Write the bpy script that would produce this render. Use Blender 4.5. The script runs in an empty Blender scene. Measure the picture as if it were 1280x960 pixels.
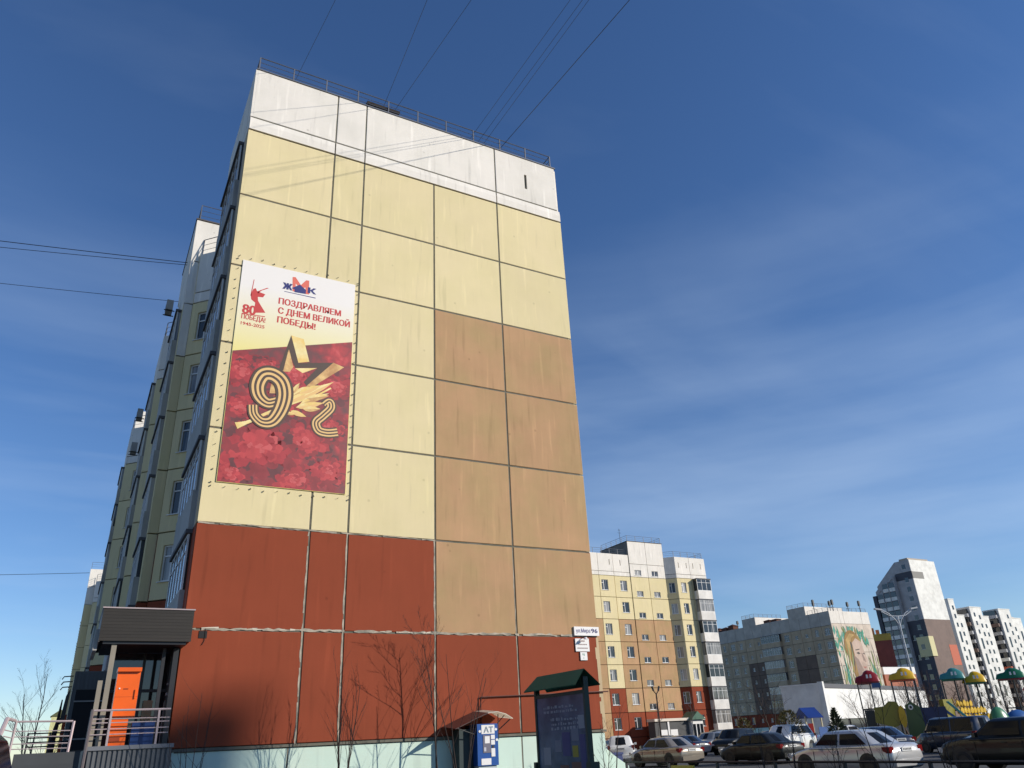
import bpy, bmesh, math, random
from math import sin, cos, pi, radians, sqrt, atan2
from mathutils import Vector, Matrix, Euler, noise
random.seed(7)
SC = bpy.context.scene
COL = SC.collection
# ------------------------------------------------------------ camera, sky, sun, exposure
cd = bpy.data.cameras.new('camera'); cam = bpy.data.objects.new('camera', cd); COL.objects.link(cam)
cd.sensor_fit = 'HORIZONTAL'; cd.sensor_width = 36.0; cd.lens = 36.0*953.22/1280.0
cd.clip_start = 0.1; cd.clip_end = 6000
_R = Vector((0.8805996, -0.47158177, -0.0464217)); _U = Vector((-0.16302236, -0.3934802, 0.90476353)); _F = Vector((0.444936, 0.78916663, 0.42337688))
cam.matrix_world = Matrix(((_R.x, _U.x, -_F.x, -2.293), (_R.y, _U.y, -_F.y, -21.906), (_R.z, _U.z, -_F.z, 1.65), (0, 0, 0, 1)))
SC.camera = cam
SUN = Vector((1.15, -1.0, 0.66)).normalized()
SUN_EL = math.asin(SUN.z); SUN_AZ = atan2(SUN.x, SUN.y)
SKY_STRENGTH = 0.102
W = bpy.data.worlds.new('World'); SC.world = W; W.use_nodes = True
nt = W.node_tree; nt.nodes.clear()
wo = nt.nodes.new('ShaderNodeOutputWorld'); bg = nt.nodes.new('ShaderNodeBackground'); bg.inputs[1].default_value = SKY_STRENGTH
sky = nt.nodes.new('ShaderNodeTexSky'); sky.sky_type = 'NISHITA'; sky.sun_disc = False
sky.sun_elevation = SUN_EL; sky.sun_rotation = SUN_AZ; sky.altitude = 60; sky.air_density = 1.0; sky.dust_density = 0.0; sky.ozone_density = 1.6
tc = nt.nodes.new('ShaderNodeTexCoord'); sep = nt.nodes.new('ShaderNodeSeparateXYZ'); nt.links.new(tc.outputs['Generated'], sep.inputs[0])
# thin cirrus: a noise on the sky direction divided by height, so that the streaks lie in one high layer
zz = nt.nodes.new('ShaderNodeMath'); zz.operation = 'ADD'; zz.inputs[1].default_value = 0.16; nt.links.new(sep.outputs[2], zz.inputs[0])
zm = nt.nodes.new('ShaderNodeMath'); zm.operation = 'MAXIMUM'; zm.inputs[1].default_value = 0.08; nt.links.new(zz.outputs[0], zm.inputs[0])
dx = nt.nodes.new('ShaderNodeMath'); dx.operation = 'DIVIDE'; nt.links.new(sep.outputs[0], dx.inputs[0]); nt.links.new(zm.outputs[0], dx.inputs[1])
dy = nt.nodes.new('ShaderNodeMath'); dy.operation = 'DIVIDE'; nt.links.new(sep.outputs[1], dy.inputs[0]); nt.links.new(zm.outputs[0], dy.inputs[1])
cb = nt.nodes.new('ShaderNodeCombineXYZ'); nt.links.new(dx.outputs[0], cb.inputs[0]); nt.links.new(dy.outputs[0], cb.inputs[1])
mp = nt.nodes.new('ShaderNodeMapping'); mp.inputs['Rotation'].default_value = (0, 0, radians(32)); mp.inputs['Scale'].default_value = (0.55, 1.5, 1); nt.links.new(cb.outputs[0], mp.inputs[0])
n1 = nt.nodes.new('ShaderNodeTexNoise'); n1.inputs['Scale'].default_value = 1.15; n1.inputs['Detail'].default_value = 6; n1.inputs['Roughness'].default_value = 0.5; n1.inputs['Distortion'].default_value = 0.5
nt.links.new(mp.outputs[0], n1.inputs['Vector'])
rp = nt.nodes.new('ShaderNodeMapRange'); rp.inputs[1].default_value = 0.5; rp.inputs[2].default_value = 0.9; rp.inputs[3].default_value = 0; rp.inputs[4].default_value = 0.20; rp.clamp = True
nt.links.new(n1.outputs['Fac'], rp.inputs[0])
mx = nt.nodes.new('ShaderNodeMixRGB'); mx.inputs['Color2'].default_value = (5.2, 6.4, 8.2, 1)
hs = nt.nodes.new('ShaderNodeHueSaturation'); hs.inputs['Saturation'].default_value = 1.10; hs.inputs['Hue'].default_value = 0.503
tn = nt.nodes.new('ShaderNodeMixRGB'); tn.blend_type = 'MULTIPLY'; tn.inputs['Fac'].default_value = 1.0; tn.inputs['Color2'].default_value = (0.84, 0.96, 1.17, 1); nt.links.new(sky.outputs[0], tn.inputs['Color1']); nt.links.new(tn.outputs[0], hs.inputs['Color'])
nt.links.new(rp.outputs[0], mx.inputs['Fac']); nt.links.new(hs.outputs[0], mx.inputs['Color1'])
# long low bands of haze-thin cloud, stretched along the horizon
mp2 = nt.nodes.new('ShaderNodeMapping'); mp2.inputs['Scale'].default_value = (1.3, 1.3, 9.0); mp2.inputs['Location'].default_value = (2.3, 0.4, 1.1); mp2.inputs['Rotation'].default_value = (0.06, -0.05, 0); nt.links.new(tc.outputs['Generated'], mp2.inputs[0])
n2 = nt.nodes.new('ShaderNodeTexNoise'); n2.inputs['Scale'].default_value = 1.1; n2.inputs['Detail'].default_value = 5; n2.inputs['Roughness'].default_value = 0.5; nt.links.new(mp2.outputs[0], n2.inputs['Vector'])
r2_ = nt.nodes.new('ShaderNodeMapRange'); r2_.inputs[1].default_value = 0.42; r2_.inputs[2].default_value = 0.72; r2_.inputs[3].default_value = 0; r2_.inputs[4].default_value = 0.40; nt.links.new(n2.outputs['Fac'], r2_.inputs[0])
el = nt.nodes.new('ShaderNodeMapRange'); el.inputs[1].default_value = 0.62; el.inputs[2].default_value = 0.18; el.inputs[3].default_value = 0; el.inputs[4].default_value = 1; nt.links.new(sep.outputs[2], el.inputs[0])
mm_ = nt.nodes.new('ShaderNodeMath'); mm_.operation = 'MULTIPLY'; nt.links.new(r2_.outputs[0], mm_.inputs[0]); nt.links.new(el.outputs[0], mm_.inputs[1])
mx0 = mx; mx = nt.nodes.new('ShaderNodeMixRGB'); mx.inputs['Color2'].default_value = (5.2, 6.6, 8.6, 1); nt.links.new(mm_.outputs[0], mx.inputs['Fac']); nt.links.new(mx0.outputs[0], mx.inputs['Color1'])
nt.links.new(mx.outputs[0], bg.inputs[0]); nt.links.new(bg.outputs[0], wo.inputs[0])
sl = bpy.data.lights.new('sun', 'SUN'); sl.energy = 4.6; sl.angle = radians(0.53); sl.color = (1.0, 0.93, 0.82)
so = bpy.data.objects.new('sun', sl); COL.objects.link(so); so.rotation_euler = SUN.to_track_quat('Z', 'Y').to_euler()
vs = SC.view_settings; vs.view_transform = 'Standard'; vs.look = 'None'; vs.gamma = 1; vs.exposure = 0.12
SC.cycles.max_bounces = 6
# ------------------------------------------------------------ materials
MATS = {}
def mat(name, col, rough=0.8, var=0.0, streak=0.0, rnd=0.0, col2=None, scale=0.6, bump=0.0, metal=0.0, spec=0.5, coat=0.0, fine=0.0, bscale=60, marks=0.0):
    if name in MATS: return MATS[name]
    m = bpy.data.materials.new(name); m.use_nodes = True; t = m.node_tree; N = t.nodes; L = t.links
    p = N['Principled BSDF']; p.inputs['Roughness'].default_value = rough; p.inputs['Metallic'].default_value = metal
    p.inputs['Specular IOR Level'].default_value = spec
    if coat: p.inputs['Coat Weight'].default_value = coat; p.inputs['Coat Roughness'].default_value = 0.04
    p.inputs['Base Color'].default_value = (*col, 1)
    MATS[name] = m
    if not (var or streak or rnd or bump or fine): return m
    g = N.new('ShaderNodeNewGeometry'); oi = N.new('ShaderNodeObjectInfo')
    def math_(op, a, b):
        n = N.new('ShaderNodeMath'); n.operation = op
        for i, v in enumerate((a, b)):
            if isinstance(v, (int, float)): n.inputs[i].default_value = v
            else: L.new(v, n.inputs[i])
        return n.outputs[0]
    off = N.new('ShaderNodeVectorMath'); off.operation = 'ADD'; L.new(g.outputs['Position'], off.inputs[0])
    cmb = N.new('ShaderNodeCombineXYZ'); L.new(math_('MULTIPLY', oi.outputs['Random'], 37.0), cmb.inputs[0]); L.new(cmb.outputs[0], off.inputs[1])
    tot = 1.0
    def noi(vec, sc, det, rg=0.6):
        n = N.new('ShaderNodeTexNoise'); n.inputs['Scale'].default_value = sc; n.inputs['Detail'].default_value = det; n.inputs['Roughness'].default_value = rg
        L.new(vec, n.inputs['Vector']); return n.outputs['Fac']
    acc = None
    def add(x):
        nonlocal acc
        acc = x if acc is None else math_('ADD', acc, x)
    nb = noi(off.outputs[0], scale, 5)
    if var: add(math_('MULTIPLY', math_('SUBTRACT', nb, 0.5), var*2.2))
    if streak:
        mpn = N.new('ShaderNodeMapping'); mpn.inputs['Scale'].default_value = (3.2, 3.2, 0.28); L.new(off.outputs[0], mpn.inputs[0])
        ns = noi(mpn.outputs[0], 1.3, 5, 0.65); add(math_('MULTIPLY', math_('SUBTRACT', ns, 0.5), streak*2.2))
    if rnd: add(math_('MULTIPLY', math_('SUBTRACT', oi.outputs['Random'], 0.5), rnd))
    if marks:   # sparse run-off streaks, pale and dark, and small filled holes
        m2 = N.new('ShaderNodeMapping'); m2.inputs['Scale'].default_value = (2.6, 2.6, 0.22); m2.inputs['Location'].default_value = (3.1, 7.7, 1.9); L.new(off.outputs[0], m2.inputs[0])
        s2 = noi(m2.outputs[0], 1.7, 3, 0.5)
        for lo, hi, k in ((0.60, 0.72, 1.1), (0.40, 0.28, -1.1)):
            r_ = N.new('ShaderNodeMapRange'); r_.inputs[1].default_value = lo; r_.inputs[2].default_value = hi; L.new(s2, r_.inputs[0]); add(math_('MULTIPLY', r_.outputs[0], k*marks))
        vo = N.new('ShaderNodeTexVoronoi'); vo.inputs['Scale'].default_value = 1.25; vo.inputs['Randomness'].default_value = 1.0; L.new(off.outputs[0], vo.inputs['Vector'])
        r_ = N.new('ShaderNodeMapRange'); r_.inputs[1].default_value = 0.075; r_.inputs[2].default_value = 0.03; L.new(vo.outputs['Distance'], r_.inputs[0]); add(math_('MULTIPLY', r_.outputs[0], -1.6*marks))
    if fine: add(math_('MULTIPLY', math_('SUBTRACT', noi(g.outputs['Position'], 45.0, 3), 0.5), fine*2))
    c = N.new('ShaderNodeMixRGB'); c.blend_type = 'MIX'; c.inputs['Color1'].default_value = (*col, 1)
    c2 = col2 or tuple(x*0.8 for x in col); c.inputs['Color2'].default_value = (*c2, 1)
    mr = N.new('ShaderNodeMapRange'); mr.inputs[1].default_value = 0.4; mr.inputs[2].default_value = 0.65; L.new(noi(off.outputs[0], scale*0.7+0.13, 4), mr.inputs[0]); L.new(mr.outputs[0], c.inputs['Fac'])
    if acc is not None:
        v = N.new('ShaderNodeVectorMath'); v.operation = 'SCALE'; L.new(c.outputs[0], v.inputs[0]); L.new(math_('ADD', acc, 1.0), v.inputs['Scale'])
        L.new(v.outputs[0], p.inputs['Base Color'])
    else: L.new(c.outputs[0], p.inputs['Base Color'])
    if bump:
        b = N.new('ShaderNodeBump'); b.inputs['Strength'].default_value = bump; b.inputs['Distance'].default_value = 0.01
        L.new(noi(g.outputs['Position'], bscale, 4), b.inputs['Height']); L.new(b.outputs[0], p.inputs['Normal'])
    return m
CREAM = mat('cream_plaster', (0.72, 0.61, 0.365), 0.85, 0.08, 0.04, 0.06, (0.70, 0.60, 0.345), bump=0.35, spec=0.15, marks=0.10)
TAN = mat('tan_plaster', (0.475, 0.29, 0.16), 0.85, 0.15, 0.09, 0.07, (0.42, 0.285, 0.145), bump=0.35, spec=0.15, marks=0.14)
RED = mat('brick_red_plaster', (0.265, 0.060, 0.029), 0.85, 0.10, 0.06, 0.05, (0.25, 0.058, 0.028), bump=0.35, spec=0.15, marks=0.12)
WHITE = mat('white_plaster', (0.80, 0.75, 0.68), 0.85, 0.07, 0.05, 0.04, (0.73, 0.69, 0.62), bump=0.35, spec=0.15, marks=0.15)
MINT = mat('mint_paint', (0.55, 0.70, 0.60), 0.7, 0.07, 0.05, 0.02, (0.57, 0.68, 0.58), bump=0.2, marks=0.08)
BEIGE = mat('beige_paint', (0.55, 0.42, 0.25), 0.85, 0.08, 0.1, 0.03)
JOINT = mat('joint_mortar', (0.16, 0.145, 0.115), 0.9, 0.2, 0.1, 0, (0.11, 0.11, 0.08), scale=3)
SEAL = mat('pale_sealant', (0.45, 0.38, 0.29), 0.7, 0.25, 0.1, 0, (0.20, 0.19, 0.15), scale=4)
GREYP = mat('grey_weathered_panel', (0.48, 0.44, 0.385), 0.85, 0.10, 0.10, 0.10, bump=0.3)
CREAM2 = mat('pale_grey_beige_panel', (0.48, 0.375, 0.25), 0.85, 0.08, 0.1, 0.10)
BROWN = mat('brown_panel', (0.17, 0.12, 0.09), 0.85, 0.1, 0.1, 0.05)
FRAME = mat('white_window_frame', (0.75, 0.75, 0.74), 0.4, rnd=0.15)
DARK = mat('dark_interior', (0.02, 0.02, 0.022), 0.9)
METAL = mat('painted_rail_metal', (0.13, 0.14, 0.17), 0.5, 0.2)
PINKM = mat('pinkish_rail_paint', (0.42, 0.34, 0.34), 0.45, 0.15)
BLACKM = mat('black_metal', (0.02, 0.021, 0.024), 0.45)
ROOFM = mat('roof_felt', (0.10, 0.09, 0.09), 0.9, 0.2, rnd=0.0)
RIB = mat('corrugated_grey_sheet', (0.12, 0.125, 0.13), 0.5, 0.08)
def glass_mat(name, lo, hi, rough=0.06):
    m = bpy.data.materials.new(name); m.use_nodes = True; N = m.node_tree.nodes; L = m.node_tree.links
    p = N['Principled BSDF']; p.inputs['Roughness'].default_value = rough; p.inputs['Specular IOR Level'].default_value = 0.7
    oi = N.new('ShaderNodeObjectInfo'); g = N.new('ShaderNodeNewGeometry'); r = N.new('ShaderNodeValToRGB')
    r.color_ramp.elements[0].position = 0.35; r.color_ramp.elements[0].color = (*lo, 1); r.color_ramp.elements[1].position = 0.9; r.color_ramp.elements[1].color = (*hi, 1)
    w = N.new('ShaderNodeTexNoise'); mp_ = N.new('ShaderNodeMapping'); mp_.inputs['Scale'].default_value = (6, 6, 0.4); L.new(g.outputs['Position'], mp_.inputs[0]); L.new(mp_.outputs[0], w.inputs['Vector']); w.inputs['Scale'].default_value = 1.0
    a = N.new('ShaderNodeMath'); a.operation = 'ADD'; s = N.new('ShaderNodeMath'); s.operation = 'SUBTRACT'; s.inputs[1].default_value = 0.5
    L.new(w.outputs['Fac'], s.inputs[0]); L.new(s.outputs[0], a.inputs[0]); L.new(oi.outputs['Random'], a.inputs[1]); L.new(a.outputs[0], r.inputs[0]); L.new(r.outputs[0], p.inputs['Base Color'])
    MATS[name] = m; return m
GLASS = glass_mat('window_glass_with_curtains', (0.03, 0.035, 0.04), (0.42, 0.40, 0.37))
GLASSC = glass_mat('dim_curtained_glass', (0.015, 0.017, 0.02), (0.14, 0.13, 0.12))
GLASSD = mat('dark_glass', (0.012, 0.016, 0.022), 0.05, spec=0.8)
# ------------------------------------------------------------ mesh helpers
class MB:
    def __init__(s): s.v = []; s.f = []; s.m = []; s.cur = 0
    def add(s, vs, fs):
        k = len(s.v); s.v += [tuple(v) for v in vs]; s.f += [tuple(k+i for i in f) for f in fs]; s.m += [s.cur]*len(fs); return s
    def box(s, a, b):
        (x0, y0, z0), (x1, y1, z1) = a, b
        return s.add([(x0,y0,z0),(x1,y0,z0),(x1,y1,z0),(x0,y1,z0),(x0,y0,z1),(x1,y0,z1),(x1,y1,z1),(x0,y1,z1)],
                     [(0,3,2,1),(4,5,6,7),(0,1,5,4),(1,2,6,5),(2,3,7,6),(3,0,4,7)])
    def quad(s, *p): return s.add(p, [tuple(range(len(p)))])
    def tube(s, pts, r, n=6, r2=None, cap=True):
        pts = [Vector(p) for p in pts]; k0 = len(s.v); N = len(pts); rings = []
        for i, p in enumerate(pts):
            d = (pts[min(i+1, N-1)]-pts[max(i-1, 0)]).normalized()
            u = d.cross(Vector((0, 0, 1)))
            if u.length < 1e-3: u = d.cross(Vector((0, 1, 0)))
            u.normalize(); w = d.cross(u)
            rr = r if r2 is None else r+(r2-r)*i/(N-1)
            rings.append([p+u*rr*cos(2*pi*j/n)+w*rr*sin(2*pi*j/n) for j in range(n)])
        vs = [q for R_ in rings for q in R_]; fs = []
        for i in range(N-1):
            for j in range(n):
                a = i*n+j; b = i*n+(j+1) % n; fs.append((a, a+n, b+n, b))
        if cap: fs += [tuple(range(n)), tuple(range((N-1)*n+n-1, (N-1)*n-1, -1))]
        return s.add(vs, fs)
    def prism(s, poly, z0, z1):
        n = len(poly); return s.add([(x, y, z0) for x, y in poly]+[(x, y, z1) for x, y in poly],
            [tuple(range(n-1, -1, -1)), tuple(range(n, 2*n))]+[(i, (i+1) % n, n+(i+1) % n, n+i) for i in range(n)])
    def extr(s, poly, y0, y1, ax=1):   # polygon in (x,z) pushed along y
        n = len(poly)
        P = (lambda a, b, c: (a, b, c)) if ax == 1 else (lambda a, b, c: (b, a, c))
        return s.add([P(x, y0, z) for x, z in poly]+[P(x, y1, z) for x, z in poly],
            [tuple(range(n)), tuple(range(2*n-1, n-1, -1))]+[(i, n+i, n+(i+1) % n, (i+1) % n) for i in range(n)])
    def mesh(s, name, mats, smooth=False):
        me = bpy.data.meshes.new(name); me.from_pydata(s.v, [], s.f)
        for m in (mats if isinstance(mats, (list, tuple)) else [mats]): me.materials.append(m)
        if any(s.m): me.polygons.foreach_set('material_index', s.m)
        if smooth: me.polygons.foreach_set('use_smooth', [True]*len(s.f))
        me.update(); return me
    def fix(s): s._fix = True; return s
    def build(s, name, mats, parent=None, loc=None, rotz=0, smooth=False, fixn=False):
        me = s.mesh(name, mats, smooth)
        if fixn:
            b = bmesh.new(); b.from_mesh(me); bmesh.ops.recalc_face_normals(b, faces=b.faces); b.to_mesh(me); b.free()
        return put(name, me, parent, loc, rotz)
def put(name, me, parent=None, loc=None, rotz=0):
    o = bpy.data.objects.new(name, me); COL.objects.link(o)
    if parent is not None: o.parent = parent
    if loc is not None: o.location = loc
    if rotz: o.rotation_euler = (0, 0, rotz)
    return o
def tag(o, label=None, cat=None, group=None, kind=None):
    if label: o['label'] = label
    if cat: o['category'] = cat
    if group: o['group'] = group
    if kind: o['kind'] = kind
    return o
def thing(name, label, cat, loc=(0, 0, 0), rotz=0, group=None):
    o = bpy.data.objects.new(name, None); COL.objects.link(o); o.location = loc; o.rotation_euler = (0, 0, rotz); o.empty_display_size = 0.3
    return tag(o, label, cat, group)
def copy_tree(o, parent=None):
    c = o.copy(); COL.objects.link(c)
    if parent is not None: c.parent = parent
    for ch in list(o.children): copy_tree(ch, c)
    return c
CACHE = {}
# ------------------------------------------------------------ facade pieces (local x along the wall, y inward, z up)
TH = 0.16
def panel_mesh(w, h, m, holes=(), th=TH, ch=0.012):
    key = ('p', round(w, 3), round(h, 3), m.name, tuple(holes), th)
    if key in CACHE: return CACHE[key]
    b = MB(); c = ch
    o = [(0, 0), (w, 0), (w, h), (0, h)]; i_ = [(c, c), (w-c, c), (w-c, h-c), (c, h-c)]
    for k in range(4):
        k2 = (k+1) % 4
        b.quad((o[k][0], c, o[k][1]), (o[k2][0], c, o[k2][1]), (i_[k2][0], 0, i_[k2][1]), (i_[k][0], 0, i_[k][1]))
        b.quad((o[k][0], th, o[k][1]), (o[k2][0], th, o[k2][1]), (o[k2][0], c, o[k2][1]), (o[k][0], c, o[k][1]))
    xs = sorted({c, w-c, *[v for H in holes for v in (H[0], H[2])]}); zs = sorted({c, h-c, *[v for H in holes for v in (H[1], H[3])]})
    for a in range(len(xs)-1):
        for d in range(len(zs)-1):
            cx = (xs[a]+xs[a+1])/2; cz = (zs[d]+zs[d+1])/2
            if any(H[0] < cx < H[2] and H[1] < cz < H[3] for H in holes): continue
            b.quad((xs[a], 0, zs[d]), (xs[a+1], 0, zs[d]), (xs[a+1], 0, zs[d+1]), (xs[a], 0, zs[d+1]))
    for H in holes:
        q = [(H[0], H[1]), (H[2], H[1]), (H[2], H[3]), (H[0], H[3])]
        for k in range(4):
            k2 = (k+1) % 4; b.quad((q[k][0], 0, q[k][1]), (q[k][0], th, q[k][1]), (q[k2][0], th, q[k2][1]), (q[k2][0], 0, q[k2][1]))
    CACHE[key] = b.mesh('wall_panel', m); return CACHE[key]
def window_meshes(w, h, kind, fm=None):
    key = ('w', round(w, 2), round(h, 2), kind)
    if key in CACHE: return CACHE[key]
    f = MB(); t = 0.065; y0, y1 = 0.085, 0.15
    f.box((0, y0, 0), (t, y1, h)); f.box((w-t, y0, 0), (w, y1, h)); f.box((t, y0, 0), (w-t, y1, t)); f.box((t, y0, h-t), (w-t, y1, h))
    ms = {1: [], 2: [0.38], 3: [0.33, 0.66], 4: [0.25, 0.5, 0.75], 5: [0.5]}[kind]
    for q in ms: f.box((w*q-0.035, y0+0.002, t), (w*q+0.035, y1, h-t))
    if kind in (2,): f.box((t, y0+0.004, h*0.68), (w*0.38-0.035, y1, h*0.68+0.06))
    if kind in (4, 3): f.box((t, y0+0.006, h*0.70), (w-t, y1, h*0.70+0.05))
    g = MB(); g.quad((0.02, 0.125, 0.02), (w-0.02, 0.125, 0.02), (w-0.02, 0.125, h-0.02), (0.02, 0.125, h-0.02))
    s = MB(); s.extr([(-0.06, -0.03), (w+0.06, -0.03), (w+0.06, 0.0), (-0.06, 0.0)], -0.07, 0.08)
    CACHE[key] = (f.mesh('window', FRAME), g.mesh('pane', GLASS), s.mesh('sill', FRAME)); return CACHE[key]
def add_window(root, w, h, kind, M, sill=True):
    f, g, s = window_meshes(w, h, kind)
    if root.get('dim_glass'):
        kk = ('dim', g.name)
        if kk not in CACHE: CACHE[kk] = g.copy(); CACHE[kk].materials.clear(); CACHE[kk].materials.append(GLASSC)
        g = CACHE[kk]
    o = put('window', f, root); o.matrix_local = M
    p = put('pane', g, o)
    if sill: put('sill', s, o)
    return o
def wall(root, P0, P1, zs, cuts, colour, openings=None, gap=0.05, z0row=0, name='wall_panel', mi=None):
    """panels from P0 to P1 (left to right seen from outside); zs descending joint heights; cuts distances along the wall"""
    d = Vector((P1[0]-P0[0], P1[1]-P0[1])); Lw = d.length; a = atan2(d.y, d.x)
    cuts = [0]+[c for c in cuts if 0 < c < Lw-0.05]+[Lw]
    R = Matrix.Rotation(a, 4, 'Z'); base = Matrix.Translation((P0[0], P0[1], 0)) @ R
    for r in range(len(zs)-1):
        zt, zb = zs[r], zs[r+1]
        for c in range(len(cuts)-1):
            m = colour(c, r)
            if m is None: continue
            g0 = gap/2 if c > 0 else 0.003; g1 = gap/2 if c < len(cuts)-2 else 0.003
            w = cuts[c+1]-cuts[c]-g0-g1; h = zt-zb-gap
            ops = openings(c, r, w, h) if openings else []
            me = panel_mesh(w, h, m, tuple((round(x, 3), round(z, 3), round(x+ww, 3), round(z+hh, 3)) for x, z, ww, hh, k in ops))
            org = base @ Matrix.Translation((cuts[c]+g0, 0, zb+gap/2))
            o = put(name, me, root); o.matrix_local = org
            for x, z, ww, hh, k in ops:
                if k: add_window(root, ww, hh, k, org @ Matrix.Translation((x, 0, z)))
    return base
def inset(poly, t):
    n = len(poly); out = []
    area = sum(poly[i][0]*poly[(i+1) % n][1]-poly[(i+1) % n][0]*poly[i][1] for i in range(n))
    sg = 1 if area > 0 else -1
    for i in range(n):
        p0, p1, p2 = Vector(poly[i-1]), Vector(poly[i]), Vector(poly[(i+1) % n])
        d1 = (p1-p0).normalized(); d2 = (p2-p1).normalized()
        n1_ = Vector((-d1.y, d1.x))*sg; n2_ = Vector((-d2.y, d2.x))*sg
        k = 1+n1_.dot(n2_); q = p1+(n1_+n2_)*(t/max(k, 0.3)); out.append((q.x, q.y))
    return out
def railing(root, pts, h=0.95, step=1.7, r=0.022, rails=(1.0, 0.66, 0.33), m=None, name='roof_railing'):
    m = m or METAL; b = MB(); posts = []
    for i in range(len(pts)-1):
        a, c = Vector(pts[i]), Vector(pts[i+1]); L_ = (c-a).length; n = max(1, round(L_/step))
        for k in range(n+(1 if i == len(pts)-2 else 0)): posts.append(a.lerp(c, k/n))
        for q in rails: b.tube([a+Vector((0, 0, h*q)), c+Vector((0, 0, h*q))], r*(1.0 if q == 1.0 else 0.55), 5)
    o = b.build(name, m, root)
    pm = MB(); pm.box((-r, -r, 0), (r, r, h-0.002)); me = pm.mesh('railing_post', m)
    for p in posts: put('railing_post', me, o, p)
    return o

# ============================================================ the setting
GROUNDM = mat('packed_gravel_and_soil', (0.10, 0.085, 0.065), 0.95, 0.3, 0, 0, (0.07, 0.07, 0.045), scale=0.3, bump=0.5, fine=0.3)
ASPH = mat('asphalt', (0.055, 0.055, 0.057), 0.9, 0.2, 0, 0, (0.045, 0.045, 0.046), scale=0.5, bump=0.4, fine=0.3)
CONC = mat('pale_concrete', (0.30, 0.29, 0.27), 0.9, 0.2, 0, 0, bump=0.3, fine=0.15)
g = MB(); g.quad((-3000, -3000, 0), (3000, -3000, 0), (3000, 3000, 0), (-3000, 3000, 0)); tag(g.build('ground', GROUNDM), kind='structure')
g = MB(); g.quad((13.4, -40, 0.005), (75, -40, 0.005), (75, 55, 0.005), (13.4, 55, 0.005)); tag(g.build('car_park_asphalt', ASPH), kind='structure')
g = MB(); g.quad((-40, -30, 0.006), (13.2, -30, 0.006), (13.2, -13.5, 0.006), (-40, -13.5, 0.006)); tag(g.build('road', ASPH), kind='structure')
g = MB(); g.quad((-6, -4.2, 0.006), (13.2, -4.2, 0.006), (13.2, -2.6, 0.006), (-6, -2.6, 0.006)); tag(g.build('pavement', CONC), kind='structure')
g = MB(); g.box((-40, -13.5, 0), (13.2, -13.35, 0.13)); g.box((13.2, -40, 0), (13.35, 12, 0.13)); tag(g.build('kerb', CONC), kind='structure')
# ============================================================ main apartment block
Z = [21.48-2.8*0]+[4.64+2.8*(6-k) for k in range(1, 7)]+[1.83]   # storey joints, top to bottom
ZT = 24.34; ZC = 22.06
main = thing('apartment_building', 'nine-storey panel block filling the view, cream, tan and brick-red gable above a mint base', 'building', (0, 0, 0))
FP = [(0, 0), (12.83, 0), (12.83, 44), (-1.4, 44), (-1.4, 38.4), (0.8, 36.2), (0.8, 27.5), (-0.8, 27.5), (-0.8, 22.4), (1.3, 20.3), (1.3, 17.8), (-0.5, 17.8), (-0.5, 13.02), (-0.1, 13.02), (-0.1, 12.9), (2.0, 10.8), (2.0, 5.2), (0, 5.2)]
core = MB(); core.prism(inset(FP, TH+0.004), 0, ZT-0.15); core.build('wall_core', DARK, main)
rf = MB(); rf.prism(inset(FP, TH+0.03), ZT-0.15, ZT-0.02); rf.build('roof', ROOFM, main)
GX = [3.08, 4.21, 7.01, 9.77]
def gcol(c, r):
    if r == 6: return RED
    if r == 5: return RED if c < 3 else TAN
    if r in (2, 3, 4): return TAN if c >= 3 else CREAM
    return CREAM
wall(main, (0, 0), (12.83, 0), Z, GX, gcol, gap=0.055)
# sealant lines standing in the joints: dark backing and a ragged, smeared bead
def ragged(b, p0, p1, w, jit, y, step=0.14, rd=random.Random(2), skip=0.0, side=0.0):
    """uneven strip from p0 to p1 in the wall plane"""
    v = Vector(p1)-Vector(p0); L_ = v.length; n = max(2, int(L_/step)); d = v/L_; nn = Vector((-d.y, d.x)); row = []; off_ = 0
    for i in range(n+1):
        off_ = off_*0.8+rd.uniform(-1, 1)*jit*0.35
        a_ = max(0.004, w/2+rd.uniform(-1, 1)*jit); c_ = max(0.004, w/2+rd.uniform(-1, 1)*jit); q = Vector(p0)+d*(L_*i/n)+nn*(off_+side)
        row.append((q+nn*a_, q-nn*c_))
    for i in range(n):
        if rd.random() < skip: continue
        b.quad((row[i][0].x, y, row[i][0].y), (row[i][1].x, y, row[i][1].y), (row[i+1][1].x, y, row[i+1][1].y), (row[i+1][0].x, y, row[i+1][0].y))
rj = random.Random(9)
js = MB(); js.cur = 0
js.box((0.18, 0.06, Z[7]), (12.65, 0.12, ZT-0.02))
for x in GX:
    js.cur = 0; ragged(js, (x, ZT-0.05 if x != 7.01 else Z[0]), (x, Z[7]), 0.055, 0.008, 0.02, rd=rj)
    js.cur = 1; ragged(js, (x-0.005, Z[5]-0.02), (x-0.005, Z[7]), 0.035 if x < 7.5 else 0.012, 0.012, -0.0035, rd=rj, side=-0.018, skip=0.06)
for k, z in enumerate(Z[:-1]):
    js.cur = 0; ragged(js, (0.02, z), (12.80, z), 0.055, 0.008, 0.021, rd=rj)
js.cur = 1
ragged(js, (0.03, Z[5]+0.01), (7.0, Z[5]+0.01), 0.035, 0.016, -0.003, rd=rj, skip=0.12)
ragged(js, (0.03, Z[6]+0.02), (12.79, Z[6]+0.02), 0.055, 0.022, -0.003, rd=rj, skip=0.05)
js.cur = 2; ragged(js, (0.3, Z[6]+0.035), (7.0, Z[6]+0.03), 0.02, 0.02, -0.005, rd=rj, skip=0.5)
js.cur = 0; ragged(js, (0.1, ZC), (12.7, ZC), 0.04, 0.006, 0.021, rd=rj)
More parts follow.
